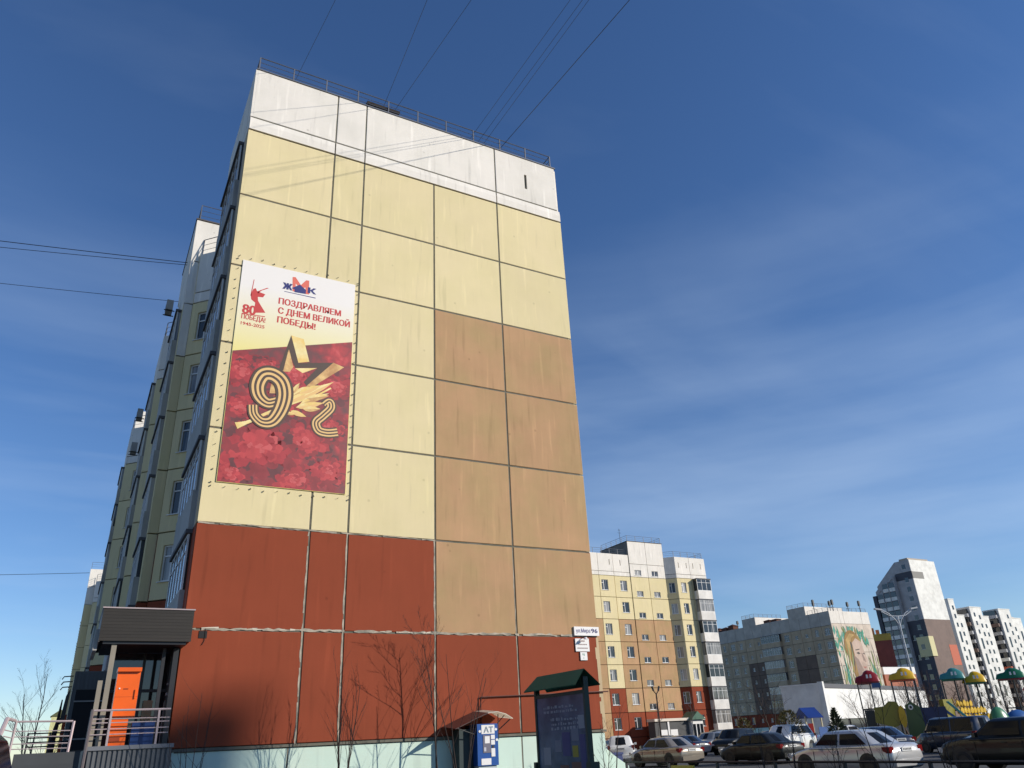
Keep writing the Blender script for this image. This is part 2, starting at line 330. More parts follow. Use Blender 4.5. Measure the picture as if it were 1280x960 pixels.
js.build('joint_sealant', [JOINT, SEAL, mat('white_smeared_sealant', (0.62, 0.55, 0.44), 0.7, 0.2)], main)
# painted beige return strip on the right-hand corner, with its uneven edge
st = MB(); random.seed(3); zz_ = Z[7]; px = 12.79
while zz_ < Z[6]-0.1:
    h = random.uniform(0.12, 0.5); st.box((12.70+random.uniform(-0.035, 0.05), -0.004, zz_), (12.832, 0.02, min(zz_+h, Z[6]-0.03))); zz_ += h
st.build('corner_strip', BEIGE, main)
# cornice and parapet
cg = [0]+[3.08, 4.21, 9.77]+[12.83]
cor = CACHE
for i in range(4):
    w = cg[i+1]-cg[i]-0.05; b = MB()
    b.extr([(0, 0), (0, 0)], 0, 0) if False else None
    prof = [(-0.035, 0.0), (-0.035, 0.30), (-0.004, 0.53), (0.15, 0.53), (0.15, 0.0)]
    n = len(prof); b.add([(0, y, z) for y, z in prof]+[(w, y, z) for y, z in prof], [tuple(range(n)), tuple(range(2*n-1, n-1, -1))]+[(k, n+k, n+(k+1) % n, (k+1) % n) for k in range(n)])
    b.build('cornice_block', WHITE, main, (cg[i]+0.025, 0, Z[0]+0.015), fixn=True)
pw = [0.06, 3.08, 4.21, 9.77, 12.74]
for i in range(4):
    w = pw[i+1]-pw[i]-0.05; h = ZT-ZC-0.03
    hol = ((11.14-pw[3], 22.70-ZC, 11.26-pw[3], 23.45-ZC),) if i == 3 else ()
    put('parapet_panel', panel_mesh(round(w, 3), round(h, 3), WHITE, hol), main, (pw[i]+0.025, 0, ZC+0.025))
b = MB(); b.box((0.03, -0.03, ZT), (12.77, 0.25, ZT+0.05)); b.build('parapet_flashing', METAL, main)
railing(main, [(0.12, 0.1, ZT+0.04), (12.6, 0.1, ZT+0.04), (12.6, 2.2, ZT+0.04)], h=0.68, step=1.27)
railing(main, [(0.12, 0.12, ZT+0.04), (0.12, 5.0, ZT+0.04)], h=0.68, step=1.3)
b = MB(); b.box((0.15, 0.035, 0), (12.72, 0.16, Z[7]-0.05)); b.build('plinth_core', JOINT, main)
px_ = [0.02, 2.9, 7.03, 9.79, 12.80]
for i in range(4):
    put('plinth_panel', panel_mesh(round(px_[i+1]-px_[i]-0.03, 3), 1.76, MINT, (), 0.1), main, (px_[i]+0.015, 0.03, 0.0))
b = MB(); b.box((0.0, -0.02, Z[7]-0.055), (12.83, 0.12, Z[7]+0.01)); b.build('plinth_shadow_line', JOINT, main)  # dark strip drawn for the shadow of the panels overhanging the recessed plinth
b = MB(); b.box((0.40, -0.012, 4.42), (0.60, 0.02, 4.60)); b.tube([(0.55, -0.02, 4.66), (0.55, -0.02, 4.36), (0.50, -0.02, 4.25)], 0.008, 4); b.build('wall_recess', DARK, main)
# conduit pipe on the gable wall
b = MB(); b.tube([(8.42, -0.05, 0.0), (8.42, -0.05, 2.86), (13.0, -0.05, 2.95)], 0.022, 6)
tag(b.build('conduit_pipe', mat('rusty_brown_pipe', (0.09, 0.03, 0.02), 0.6)), 'thin dark pipe bent along the red wall above the blue machine', 'pipe')
# right-hand long side of the block (seen only from a step to the side)
wall(main, (12.83, 0), (12.83, 44), Z, [3*k for k in range(1, 15)], lambda c, r: RED if r >= 5 else CREAM,
     lambda c, r, w, h: [(w/2-0.7, 0.75, 1.4, 1.45, 2)] if w > 2.5 else [])
wall(main, (12.83, 0.1), (12.83, 44), [ZT, Z[0]+0.02], [3*k for k in range(1, 15)], lambda c, r: WHITE)
wall(main, (12.81, 0.16), (12.81, 44), [Z[7], 0], [3*k for k in range(1, 15)], lambda c, r: MINT)
# left-hand side, wall by wall (left to right seen from outside)
def side_c(c, r): return RED if r >= 5 else CREAM
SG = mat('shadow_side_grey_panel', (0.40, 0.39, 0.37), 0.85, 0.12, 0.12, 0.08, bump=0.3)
def sidewall(root, A, B, win=None, top=ZT, base=0.0, zs=Z, colr=side_c, cuts=(), topm=WHITE):
    op = None
    if win: op = lambda c, r, w, h: [(w*win[0]-win[1]/2, 0.72, win[1], 1.5, win[2])] if w > win[1]+0.4 else []
    wall(root, A, B, zs, list(cuts), colr, op)
    t0 = zs[0]
    wall(root, A, B, [top, t0+0.58, t0], list(cuts), lambda c, r: topm)
    wall(root, A, B, [zs[-1], base], list(cuts), lambda c, r: MINT)
def loggia(root, A, B, zs=Z, out=0.28, h=1.12, pm=None, skip=(), fr=None, dark=None, topslab=True):
    """a stack of glazed loggias standing a little proud of the wall between A and B"""
    d = Vector((B[0]-A[0], B[1]-A[1])); Lw = d.length; a = atan2(d.y, d.x); base = Matrix.Translation((A[0], A[1], 0)) @ Matrix.Rotation(a, 4, 'Z')
    pm = pm or SG; n = len(zs)-1
    for r in range(n):
        zb = zs[r+1]; H = zs[r]-zb
        key = ('log', round(Lw, 2), round(H, 2), out, pm.name)
        if key not in CACHE:
            p = MB(); p.box((0, -out, -0.02), (Lw, -out+0.07, h)); p.box((0, -out+0.07, -0.02), (0.06, 0.0, h)); p.box((Lw-0.06, -out+0.07, -0.02), (Lw, 0.0, h))
            s = MB(); s.box((-0.04, -out-0.05, -0.14), (Lw+0.04, 0.02, -0.022))
            f = MB(); zt = H-0.15; y0, y1 = -out+0.02, -out+0.07; nn = max(3, round(Lw/0.75))
            f.box((0, y0, h+0.002), (Lw, y1, h+0.05)); f.box((0, y0, zt-0.05), (Lw, y1, zt)); f.box((0.05, y0+0.003, h+(zt-h)*0.7), (Lw-0.05, y1, h+(zt-h)*0.7+0.035))
            for k in range(nn+1): x = k*(Lw-0.05)/nn; f.box((x, y0+0.001, h+0.05), (x+0.05, y1, zt-0.05))
            gg = MB(); yy = -out+0.045; gg.quad((0, yy, h), (Lw, yy, h), (Lw, yy, zt), (0, yy, zt)); gg.quad((0.02, 0, h), (0.02, yy, h), (0.02, yy, zt), (0.02, 0, zt)); gg.quad((Lw-0.02, yy, h), (Lw-0.02, 0, h), (Lw-0.02, 0, zt), (Lw-0.02, yy, zt))
            CACHE[key] = (p.mesh('balcony_parapet', pm), s.mesh('balcony_slab', mat('shadow_gap_slab_tone', (0.10, 0.10, 0.11), 0.9, 0.1)), f.mesh('glazing_frame', FRAME), gg.mesh('pane', GLASS))  # slab colour darkened to stand for the shadow gap below each parapet
        p, s, f, gg = CACHE[key]; M = base @ Matrix.Translation((0, 0, zb))
        o = put('balcony', p, root); o.matrix_local = M
        put('slab', s, o)
        if r not in skip: put('glazing_frame', f, o); put('pane', gg, o)
    if topslab:
        q = MB(); q.box((-0.04, -out-0.05, 0), (Lw+0.04, 0.02, 0.12)); o = q.build('balcony_roof', mat('shadow_gap_slab_tone', (0.1, 0.1, 0.11)), root); o.matrix_local = base @ Matrix.Translation((0, 0, zs[0]-0.15))
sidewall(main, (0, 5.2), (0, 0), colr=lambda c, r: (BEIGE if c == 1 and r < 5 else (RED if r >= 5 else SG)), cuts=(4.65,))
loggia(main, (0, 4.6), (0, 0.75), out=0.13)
sidewall(main, (2.0, 5.2), (0, 5.2)) if False else None
sidewall(main, (2.0, 10.8), (2.0, 5.2), win=(0.5, 1.4, 2), cuts=(2.8,))
sidewall(main, (-0.1, 12.9), (2.0, 10.8), win=(0.31, 1.1, 2))
wall(main, (-0.1, 13.02), (-0.1, 12.9), [ZT]+Z, (), side_c)
# taller stair section with its sunlit end wall
ZS = [Z[0]+2.5]+Z
wall(main, (-0.5, 13.02), (-0.1, 13.02), Z[1:], (), lambda c, r: CREAM if r < 4 else RED); wall(main, (-0.5, 13.02), (-0.1, 13.02), [Z[0]+0.01, Z[1]], (), lambda c, r: WHITE)
rb = MB(); rb.box((-0.34, 13.2, ZT-0.4), (7.0, 18.6, 26.25)); rb.build('stair_house_core', DARK, main)
wall(main, (-0.5, 13.02), (7.1, 13.02), [26.43, 23.94, Z[0]+0.02], [3.0, 5.2], lambda c, r: WHITE if r == 0 else WHITE)
wall(main, (-0.5, 18.7), (-0.5, 13.02), [26.43, ZT+0.01], [2.7], lambda c, r: WHITE)
b = MB(); b.box((-0.53, 12.98, 26.43), (7.1, 18.7, 26.50)); b.build('roof', ROOFM, main)
railing(main, [(-0.35, 18.4, 26.5), (-0.35, 13.15, 26.5), (7.0, 13.15, 26.5)], step=1.5)
sidewall(main, (-0.5, 17.8), (-0.5, 13.02), cuts=(0.6, 4.2))
loggia(main, (-0.5, 17.2), (-0.5, 13.7), out=0.22)
sidewall(main, (1.3, 20.3), (1.3, 17.8))
sidewall(main, (-0.8, 22.4), (1.3, 20.3), win=(0.45, 1.2, 2))
sidewall(main, (-0.8, 27.5), (-0.8, 22.4), cuts=(0.7, 4.4))
loggia(main, (-0.8, 27.0), (-0.8, 22.9), out=0.18)
sidewall(main, (0.8, 36.2), (0.8, 27.5), win=(0.5, 1.4, 2), cuts=(2.9, 5.8))
sidewall(main, (-1.4, 38.4), (0.8, 36.2), win=(0.45, 1.2, 2))
sidewall(main, (-1.4, 44), (-1.4, 38.4), cuts=(0.7, 4.9))
loggia(main, (-1.4, 43.4), (-1.4, 39.0), out=0.2)
wall(main, (12.83, 44), (-1.4, 44), Z, [3, 6, 9], side_c)
railing(main, [(-0.0, 13.0, ZT), (1.95, 10.95, ZT)], step=1.4)
railing(main, [(-0.7, 27.4, ZT), (-0.7, 22.5, ZT), (1.2, 20.5, ZT)], step=1.4)
railing(main, [(-1.3, 43.9, ZT), (-1.3, 38.5, ZT), (0.7, 36.4, ZT)], step=1.4)
# white tower-like stair house further back too
rb = MB(); rb.box((-1.2, 39.6, ZT-0.3), (5, 44, 26.3)); rb.build('stair_house_core', WHITE, main)
# loose board on the roof edge
b = MB(); b.box((0, 0, 0), (1.35, 0.9, 0.10)); o = b.build('roof_board', mat('dark_felt_board', (0.03, 0.025, 0.025), 0.9)); o.location = (4.25, 0.12, ZT+0.3); o.rotation_euler = (radians(16), 0, 0)
tag(o, 'dark flat board lying behind the railing on the white roof edge', 'board')
# air conditioners on the shaded side
def aircon(x, y, z, label):
    t = thing('air_conditioner', label, 'air conditioner', (x, y, z), 0, 'air conditioners on the shaded side')
    b = MB(); b.box((-0.32, -0.4, 0), (0, 0.4, 0.55)); b.build('housing', SG, t)
    b = MB(); b.tube([(-0.33, 0.1, 0.28), (-0.321, 0.1, 0.28)], 0.2, 16); b.build('fan_grille', BLACKM, t)
    b = MB(); b.box((-0.4, -0.3, -0.04), (0.1, -0.26, 0)); b.box((-0.4, 0.26, -0.04), (0.1, 0.3, 0)); b.build('bracket', BLACKM, t)
aircon(-0.83, 16.3, 22.6, 'air conditioner highest on the shaded side, under the two wires')
aircon(-1.13, 26.0, 20.3, 'upper air conditioner in the middle of the shaded side')
aircon(-1.13, 26.2, 18.2, 'lower air conditioner in the middle of the shaded side')
# ============================================================ victory banner
BN = {'corners':[[0.36,16.07],[4.08,16.08],[4.05,8.64],[0.36,8.61]],'diag':[[0.35,12.77],[4.07,13.84]],'blackA':[[2.07,13.66],[1.79,12.42],[1.92,12.38],[2.03,13.17],[2.23,12.63],[2.36,12.74]],'blackB':[[2.22,12.7],[3.47,12.96],[2.67,11.99],[2.57,12.11],[2.98,12.68],[2.27,12.54]],'goldA':[[2.07,13.66],[2.47,13.61],[2.7,12.84],[2.36,12.74]],'goldB':[[2.04,13.16],[2.22,12.57],[2.12,12.38],[1.85,12.34]],'goldC':[[3.47,12.96],[3.83,12.86],[2.89,12.02],[2.67,11.99]],'goldD':[[2.27,12.53],[2.96,12.67],[2.52,12.41]],'goldE':[[1.3,12.32],[1.76,12.41],[1.8,12.36],[1.78,11.58],[1.57,11.55],[1.64,12.3],[1.41,12.26]],'nine':[[1.83,11.33],[1.55,11.22],[1.29,11.41],[1.21,11.77],[1.34,12.12],[1.62,12.19],[1.91,11.99],[2.03,11.57],[1.95,11.06],[1.73,10.65],[1.43,10.58],[1.19,10.79],[1.13,11.09]],'tail':[[3.28,11.42],[3.43,11.56],[3.47,11.36],[3.24,11.06],[3.05,10.82],[3.14,10.57],[3.41,10.52],[3.73,10.59]],'stem':[[0.72,10.36],[1.08,10.55],[1.53,10.87],[2.02,11.18],[2.48,11.44],[3.01,11.73],[3.44,12.05]],'leaves':[[[2.37,11.45],[3.52,12.28]],[[2.26,11.57],[2.74,11.99]],[[2.46,11.7],[3.1,12.08]],[[2.49,11.32],[3.39,11.86]],[[2.39,11.21],[3.24,11.5]],[[2.69,11.56],[3.39,11.77]],[[2.24,11.07],[2.73,10.95]],[[2.61,11.19],[3.15,11.28]],[[1.87,11.13],[1.55,10.68]],[[2.25,11.66],[2.45,12.05]],[[2.12,11.34],[2.68,11.74]],[[2.04,10.98],[2.41,10.98]]],'M':[[1.95,15.83],[2.05,15.85],[2.24,15.59],[2.4,15.82],[2.5,15.83],[2.53,15.3],[2.42,15.29],[2.39,15.54],[2.27,15.43],[2.07,15.6],[2.09,15.29],[1.99,15.29]],'house':[[1.95,15.4],[2.21,15.6],[2.42,15.44],[2.42,15.29],[2.05,15.27],[2.05,15.37]],'underline':[[1.73,15.23],[2.75,15.23],[2.75,15.2],[1.73,15.21]],'zh':[[1.71,15.31],[1.94,15.3],[1.69,15.53]],'ka':[[2.51,15.35],[2.71,15.33],[2.49,15.54]],'t1':[[1.59,14.72],[3.62,14.72],[1.58,14.94]],'t2':[[1.6,14.37],[3.94,14.39],[1.59,14.58]],'t3':[[1.6,14.03],[2.81,14.04],[1.6,14.24]],'t80':[[0.52,14.13],[0.91,14.16],[0.5,14.46]],'tp':[[0.51,13.93],[1.23,13.94],[0.51,14.09]],'ty':[[0.51,13.72],[1.23,13.72],[0.51,13.82]],'fig':[[0.86,14.21],[0.87,14.58],[0.74,14.67],[0.71,14.82],[0.77,15.07],[0.84,15.11],[0.89,15.01],[1.15,14.96],[1.09,14.83],[0.93,14.81],[0.95,14.67],[1.07,14.49],[1.21,14.29]],'sword':[[0.75,15.42],[0.77,15.41],[0.73,14.8],[0.7,14.8]],'scarf':[[0.9,15.01],[1.18,15.21],[1.24,15.21],[1.03,15.07],[0.92,14.93]],'base':[[0.5,14.12],[1.21,14.16],[1.21,14.13],[0.51,14.1]],'flag':[[3.83,8.8],[4.0,9.21],[4.04,8.68]]}
ban = thing('banner', 'large printed holiday banner with gold star, ribbon and red flowers on the cream gable', 'banner', (0, -0.03, 0))
def emat(name, col, **k): return mat(name, col, 0.55, **k)
pr_white = bpy.data.materials.new('banner_print_white_to_yellow'); pr_white.use_nodes = True
_t = pr_white.node_tree; _p = _t.nodes['Principled BSDF']; _p.inputs['Roughness'].default_value = 0.5
_g = _t.nodes.new('ShaderNodeTexCoord'); _s = _t.nodes.new('ShaderNodeSeparateXYZ'); _t.links.new(_g.outputs['Object'], _s.inputs[0])
_mr = _t.nodes.new('ShaderNodeMapRange'); _mr.inputs[1].default_value = 12.6; _mr.inputs[2].default_value = 15.2; _t.links.new(_s.outputs[2], _mr.inputs[0])
_c = _t.nodes.new('ShaderNodeMixRGB'); _c.inputs[1].default_value = (0.80, 0.70, 0.22, 1); _c.inputs[2].default_value = (0.82, 0.78, 0.74, 1); _t.links.new(_mr.outputs[0], _c.inputs[0]); _t.links.new(_c.outputs[0], _p.inputs['Base Color'])
pr_red = bpy.data.materials.new('banner_print_red_carnations'); pr_red.use_nodes = True
_t = pr_red.node_tree; N_ = _t.nodes; L_ = _t.links; _p = N_['Principled BSDF']; _p.inputs['Roughness'].default_value = 0.5
_g = N_.new('ShaderNodeTexCoord'); _n = N_.new('ShaderNodeTexNoise'); _n.inputs['Scale'].default_value = 1.7; _n.inputs['Detail'].default_value = 3; L_.new(_g.outputs['Object'], _n.inputs['Vector'])
_ad = N_.new('ShaderNodeVectorMath'); _ad.operation = 'MULTIPLY_ADD'; _ad.inputs[1].default_value = (0.9, 0.9, 0.9); L_.new(_n.outputs['Color'], _ad.inputs[0]); L_.new(_g.outputs['Object'], _ad.inputs[2])
_v = N_.new('ShaderNodeTexVoronoi'); _v.feature = 'F1'; _v.inputs['Scale'].default_value = 0.75; L_.new(_ad.outputs[0], _v.inputs['Vector'])
_v2 = N_.new('ShaderNodeTexVoronoi'); _v2.feature = 'F1'; _v2.inputs['Scale'].default_value = 3.6; L_.new(_ad.outputs[0], _v2.inputs['Vector'])
_m1 = N_.new('ShaderNodeMath'); _m1.operation = 'MULTIPLY_ADD'; _m1.inputs[1].default_value = 0.75; L_.new(_v.outputs['Distance'], _m1.inputs[0]); _m2 = N_.new('ShaderNodeMath'); _m2.operation = 'MULTIPLY'; _m2.inputs[1].default_value = 0.55; L_.new(_v2.outputs['Distance'], _m2.inputs[0]); L_.new(_m2.outputs[0], _m1.inputs[2])
_r = N_.new('ShaderNodeValToRGB'); e = _r.color_ramp.elements; e[0].position = 0.12; e[0].color = (0.62, 0.10, 0.10, 1); e[1].position = 0.95; e[1].color = (0.15, 0.055, 0.055, 1)
x = e.new(0.4); x.color = (0.46, 0.05, 0.055, 1); x = e.new(0.62); x.color = (0.27, 0.045, 0.05, 1)
L_.new(_m1.outputs[0], _r.inputs[0]); L_.new(_r.outputs[0], _p.inputs['Base Color'])
GOLD = mat('print_gold', (0.80, 0.56, 0.18), 0.5, 0.2, scale=3.0, col2=(0.85, 0.72, 0.36)); GOLDD = mat('print_dark_gold', (0.50, 0.26, 0.10), 0.5, 0.2, scale=4, col2=(0.75, 0.5, 0.2))
INK = mat('print_black', (0.085, 0.055, 0.04), 0.5); REDT = mat('print_red', (0.55, 0.055, 0.05), 0.5); NAVY = mat('print_navy', (0.03, 0.035, 0.17), 0.5); CORAL = mat('print_coral', (0.72, 0.16, 0.11), 0.5); OR = mat('print_orange_stripe', (0.78, 0.50, 0.20), 0.5)
x0, x1, zb, zt = 0.36, 4.07, 8.62, 16.07
b = MB(); b.box((x0, 0, zb), (x1, 0.018, zt)); b.build('banner_sheet', pr_white, ban)
dl, dr = BN['diag']
def flat(name, pts, m, y):
    b = MB(); b.add([(p[0], y, p[1]) for p in pts], [tuple(range(len(pts)))]); o = b.build(name, m, ban)
    # face the viewer (-y) whatever the winding
    me = o.data; me.update()
    if me.polygons[0].normal.y > 0: me.flip_normals()
    return o
flat('flower_print', [(x0+0.01, zb+0.01), (x1-0.01, zb+0.01), (x1-0.01, dr[1]), (x0+0.01, dl[1])], pr_red, -0.001)
FC_ = [mat('print_rose_%s' % n_, c_, 0.5, 0.12, scale=3) for n_, c_ in (('pale', (0.60, 0.10, 0.10)), ('light', (0.52, 0.058, 0.062)), ('mid', (0.42, 0.042, 0.05)), ('deep', (0.29, 0.04, 0.045)), ('shade', (0.15, 0.045, 0.048)))]
fb = MB(); rf_ = random.Random(77); yy = -0.0012
for (fx_, fz_, fr) in ((3.5, 9.3, 0.75), (2.5, 8.9, 0.8), (0.7, 9.0, 0.7), (3.6, 12.1, 0.75), (0.75, 12.2, 0.75), (3.5, 10.7, 0.65), (0.8, 11.0, 0.6), (2.3, 12.3, 0.7), (2.75, 10.2, 0.85), (1.45, 9.75, 1.15), (1.4, 12.4, 0.5), (2.0, 11.3, 0.7)):
    for ring in range(9):
        rr = fr*(1-ring/9.4); npt = 13-ring
        for k in range(npt):
            a0 = 2*pi*(k+rf_.random()*0.5)/npt; wd = 2*pi/npt*0.72; poly = [(fx_, fz_)]; R0 = rr*rf_.uniform(0.85, 1.1)
            for q in range(7): a_ = a0-wd/2*1.3+wd*1.3*q/6; e_ = R0*(0.86+0.14*sin(pi*q/6)+rf_.uniform(-0.07, 0.05)); poly.append((min(x1-0.02, max(x0+0.02, fx_+e_*cos(a_))), min(dl[1]+(fx_+e_*cos(a_)-x0)/(x1-x0)*(dr[1]-dl[1])-0.02, max(zb+0.02, fz_+e_*sin(a_)*0.85))))
            fb.cur = min(4, max(0, int(round(rf_.gauss(3.7-3.4*(ring/8.0)**0.8+(0.5 if ring % 2 else -0.5), 0.55))))); yy -= 0.0000008
            for q in range(1, 7): fb.quad((poly[0][0], yy, poly[0][1]), (poly[q][0], yy, poly[q][1]), (poly[q+1][0], yy, poly[q+1][1]))
fm_ = fb.mesh('flower_print', FC_)
if fm_.polygons[0].normal.y > 0: fm_.flip_normals()
put('flower_print', fm_, ban)
for k, m, y in (('goldE', GOLDD, -0.002), ('goldB', GOLDD, -0.003), ('goldD', GOLD, -0.003), ('blackA', INK, -0.004), ('blackB', INK, -0.0045), ('goldA', GOLD, -0.005), ('goldC', GOLDD, -0.005)):
    flat('star_facet', BN[k], m, y)
def bez(pts, n=8):   # Catmull-Rom through the points
    out = []; P = [pts[0]]+list(pts)+[pts[-1]]
    for i in range(1, len(P)-2):
        for k in range(n):
            t = k/n; a, b_, c, d = (Vector(P[j]) for j in (i-1, i, i+1, i+2))
            out.append(0.5*((2*b_)+(-a+c)*t+(2*a-5*b_+4*c-d)*t*t+(-a+3*b_-3*c+d)*t*t*t))
    out.append(Vector(pts[-1])); return out
def ribbon(name, pts, w0, w1, y, stripes=7):
    c = bez(pts); n = len(c); b = MB()
    for s in range(stripes):
        b.cur = s % 2; row = []
        for i, p in enumerate(c):
            d = (c[min(i+1, n-1)]-c[max(i-1, 0)]).normalized(); nn = Vector((-d.y, d.x)); t = i/(n-1)
            w = w0+(w1-w0)*sin(pi*min(1, t*1.15)) if w1 > w0 else w0
            row.append((p+nn*w*(s/stripes-0.5), p+nn*w*((s+1)/stripes-0.5)))
        for i in range(n-1):
            q = [(v[0], y-0.00003*i, v[1]) for v in (row[i][0], row[i+1][0], row[i+1][1], row[i][1])]
            b.quad(*q)
    return b.build(name, [INK, OR], ban)
ribbon('striped_ribbon', BN['tail'], 0.34, 0.34, -0.006, 7); 
st_ = bez(BN['stem']); b = MB(); n = len(st_)
for i in range(n-1):
    d = (st_[i+1]-st_[i]).normalized(); nn = Vector((-d.y, d.x)); w = 0.055-0.03*i/n+0.05*max(0, 1-i/6)
    b.quad(*[(v.x, -0.007-0.00001*i, v.y) for v in (st_[i]-nn*w, st_[i+1]-nn*w, st_[i+1]+nn*w, st_[i]+nn*w)])
b.build('laurel_stem', GOLD, ban)
for i, (a, c) in enumerate(BN['leaves']):
    a = Vector(a); c = Vector(c); d = c-a; nn = Vector((-d.y, d.x)).normalized()*min(0.105, d.length*0.17)
    prof = [(0, 0), (0.15, 0.7), (0.4, 1), (0.7, 0.75), (1, 0)]
    up = [a+d*t+nn*w for t, w in prof]; dn = [a+d*t for t, w in reversed(prof)][1:-1]; lo = [a+d*t-nn*w for t, w in prof]
    flat('laurel_leaf', up+dn, GOLD, -0.008-0.0004*i); flat('laurel_leaf', lo+dn, GOLDD if i % 2 else OR, -0.0081-0.0004*i)
ribbon('striped_ribbon', BN['nine'], 0.34, 0.56, -0.014, 7)
for k, m in (('M', CORAL), ('house', NAVY), ('underline', NAVY), ('fig', REDT), ('sword', REDT), ('scarf', REDT), ('base', REDT), ('flag', GOLD)):
    if k == 'flag': continue
    flat('emblem', BN[k], m, -0.002 if k != 'house' else -0.004)
b = MB(); b.add([(p[0], -0.003, p[1]) for p in BN['M']], [tuple(range(len(BN['M'])))])
def text(body, xa, xb, z0, h, m, y, parent, name='lettering', bold=0.0, fit=True, align='L', rotz=0, heavy=0.0):
    c = bpy.data.curves.new('lettering', 'FONT'); c.body = body; c.size = 1; c.resolution_u = 3; c.offset = bold; c.extrude = 0
    o = bpy.data.objects.new('tmp', c); COL.objects.link(o); bpy.context.view_layer.update()
    me = bpy.data.meshes.new_from_object(o.evaluated_get(bpy.context.evaluated_depsgraph_get())); bpy.data.objects.remove(o)
    xs = [v.co.x for v in me.vertices]; ys = [v.co.y for v in me.vertices]; X0, X1, Y0, Y1 = min(xs), max(xs), min(ys), max(ys)
    for v in me.vertices:
        v.co = Vector((xa+(v.co.x-X0)/(X1-X0)*(xb-xa), 0, z0+(v.co.y-0)/(0.72)*h))
    me.materials.clear(); me.materials.append(m); me.update()
    if heavy:   # a heavy cut of the letters: the same outlines again a hair to each side
        bm_ = bmesh.new(); bm_.from_mesh(me); src = list(bm_.verts)+list(bm_.edges)+list(bm_.faces)
        for q, dxx in enumerate((-heavy, heavy)):
            r_ = bmesh.ops.duplicate(bm_, geom=src)
            for v in r_['geom']:
                if isinstance(v, bmesh.types.BMVert): v.co.x += dxx; v.co.y -= 0.0002*(q+1)
        bm_.to_mesh(me); bm_.free()
    return put(name, me, parent, (0, y, 0), rotz)
for k, s in (('t1', 'ПОЗДРАВЛЯЕМ'), ('t2', 'С ДНЕМ ВЕЛИКОЙ'), ('t3', 'ПОБЕДЫ!')):
    a, c, d = BN[k]; text(s, a[0], c[0], a[1], 0.225, REDT, -0.003, ban, bold=0.0, heavy=0.012)
a, c, d = BN['t80']; text('80', a[0], c[0], a[1]+0.0, 0.34, REDT, -0.003, ban, bold=0.0, heavy=0.018)
a, c, d = BN['tp']; text('ПОБЕДА!', a[0], c[0], a[1]+0.0, 0.17, REDT, -0.003, ban, bold=0.0, heavy=0.006)
a, c, d = BN['ty']; text('1945-2025', a[0], c[0], a[1]+0.0, 0.11, REDT, -0.003, ban, bold=0.02)
a, c, d = BN['zh']; text('Ж', a[0]-0.03, c[0]+0.02, a[1], 0.24, NAVY, -0.005, ban, bold=0.0, heavy=0.022)
a, c, d = BN['ka']; text('К', a[0]-0.01, c[0]+0.03, a[1], 0.22, NAVY, -0.005, ban, bold=0.0, heavy=0.022)
# lacing hooks along the banner's edge
hk = MB(); hk.box((-0.006, -0.018, -0.02), (0.006, 0.02, 0.02)); hm = hk.mesh('hook', BLACKM)
per = [(x0-0.11+(x1-x0+0.22)*k/11, z) for k in range(12) for z in (zt+0.12, zb-0.14)]+[(x, zb+(zt-zb)*k/20) for k in range(21) for x in (x0-0.14, x1+0.10)]
for q in per: o = put('hook', hm, ban, (q[0]+random.uniform(-.02, .02), 0.0, q[1]+random.uniform(-.03, .03))); o.rotation_euler = (0, random.uniform(-1, 1), 0)
# ============================================================ address signs
PLAS = mat('white_sign_plastic', (0.78, 0.76, 0.74), 0.4)
t = thing('street_sign', 'long white street name sign with house number on the gable, right corner', 'sign', (0, -0.03, 0))
b = MB(); b.box((11.88, -0.03, 4.66), (12.85, 0.02, 4.94)); b.build('sign_board', PLAS, t)
SB = mat('sign_blue_ink', (0.10, 0.09, 0.22), 0.5)
text('ул.Мира', 11.95, 12.50, 4.755, 0.125, SB, -0.034, t, bold=0.0, heavy=0.003); text('96', 12.54, 12.79, 4.75, 0.135, mat('sign_dark_blue_ink', (0.03, 0.03, 0.14)), -0.034, t, bold=0.02)
t = thing('wall_lamp', 'small white lamp on a bracket between the address sign and the notice', 'lamp', (12.2, -0.05, 4.62))
b = MB(); b.tube([(0, 0.05, -0.02), (0, -0.12, -0.02), (0, -0.16, -0.05)], 0.012, 6); b.build('bracket', BLACKM, t)
b = MB(); b.tube([(0, -0.16, -0.03), (0, -0.16, -0.09)], 0.035, 10, 0.07); b.build('lamp_shade', PLAS, t)
t = thing('notice_board', 'white square notice with three lines, under the street name sign', 'sign', (0, -0.03, 0))
b = MB(); b.box((11.90, -0.01, 4.17), (12.43, 0.02, 4.57)); b.build('sign_board', PLAS, t)
gi = mat('faded_grey_print', (0.25, 0.16, 0.15), 0.6); b = MB(); random.seed(11)
for z, w, h in ((4.49, 0.2, 0.05), (4.385, 0.34, 0.035), (4.27, 0.40, 0.04)):
    x = 12.165-w/2
    while x < 12.165+w/2: ww = random.uniform(0.012, 0.03); b.box((x, -0.0125, z-h/2), (x+ww, -0.0102, z+h/2)); x += ww+0.012
b.build('printed_line', gi, t)
t = thing('small_notice', 'small white plate hanging below the square notice on the red wall', 'sign', (0, -0.03, 0))
b = MB(); b.box((12.06, -0.01, 3.90), (12.32, 0.02, 4.15)); b.build('sign_board', PLAS, t)
b = MB(); b.box((12.14, -0.0125, 4.05), (12.17, -0.0102, 4.11)); b.box((12.19, -0.0125, 4.03), (12.22, -0.0102, 4.11)); b.box((12.17, -0.0125, 3.94), (12.19, -0.0102, 3.99)); b.build('printed_mark', mat('print_green_grey', (0.25, 0.4, 0.33)), t)

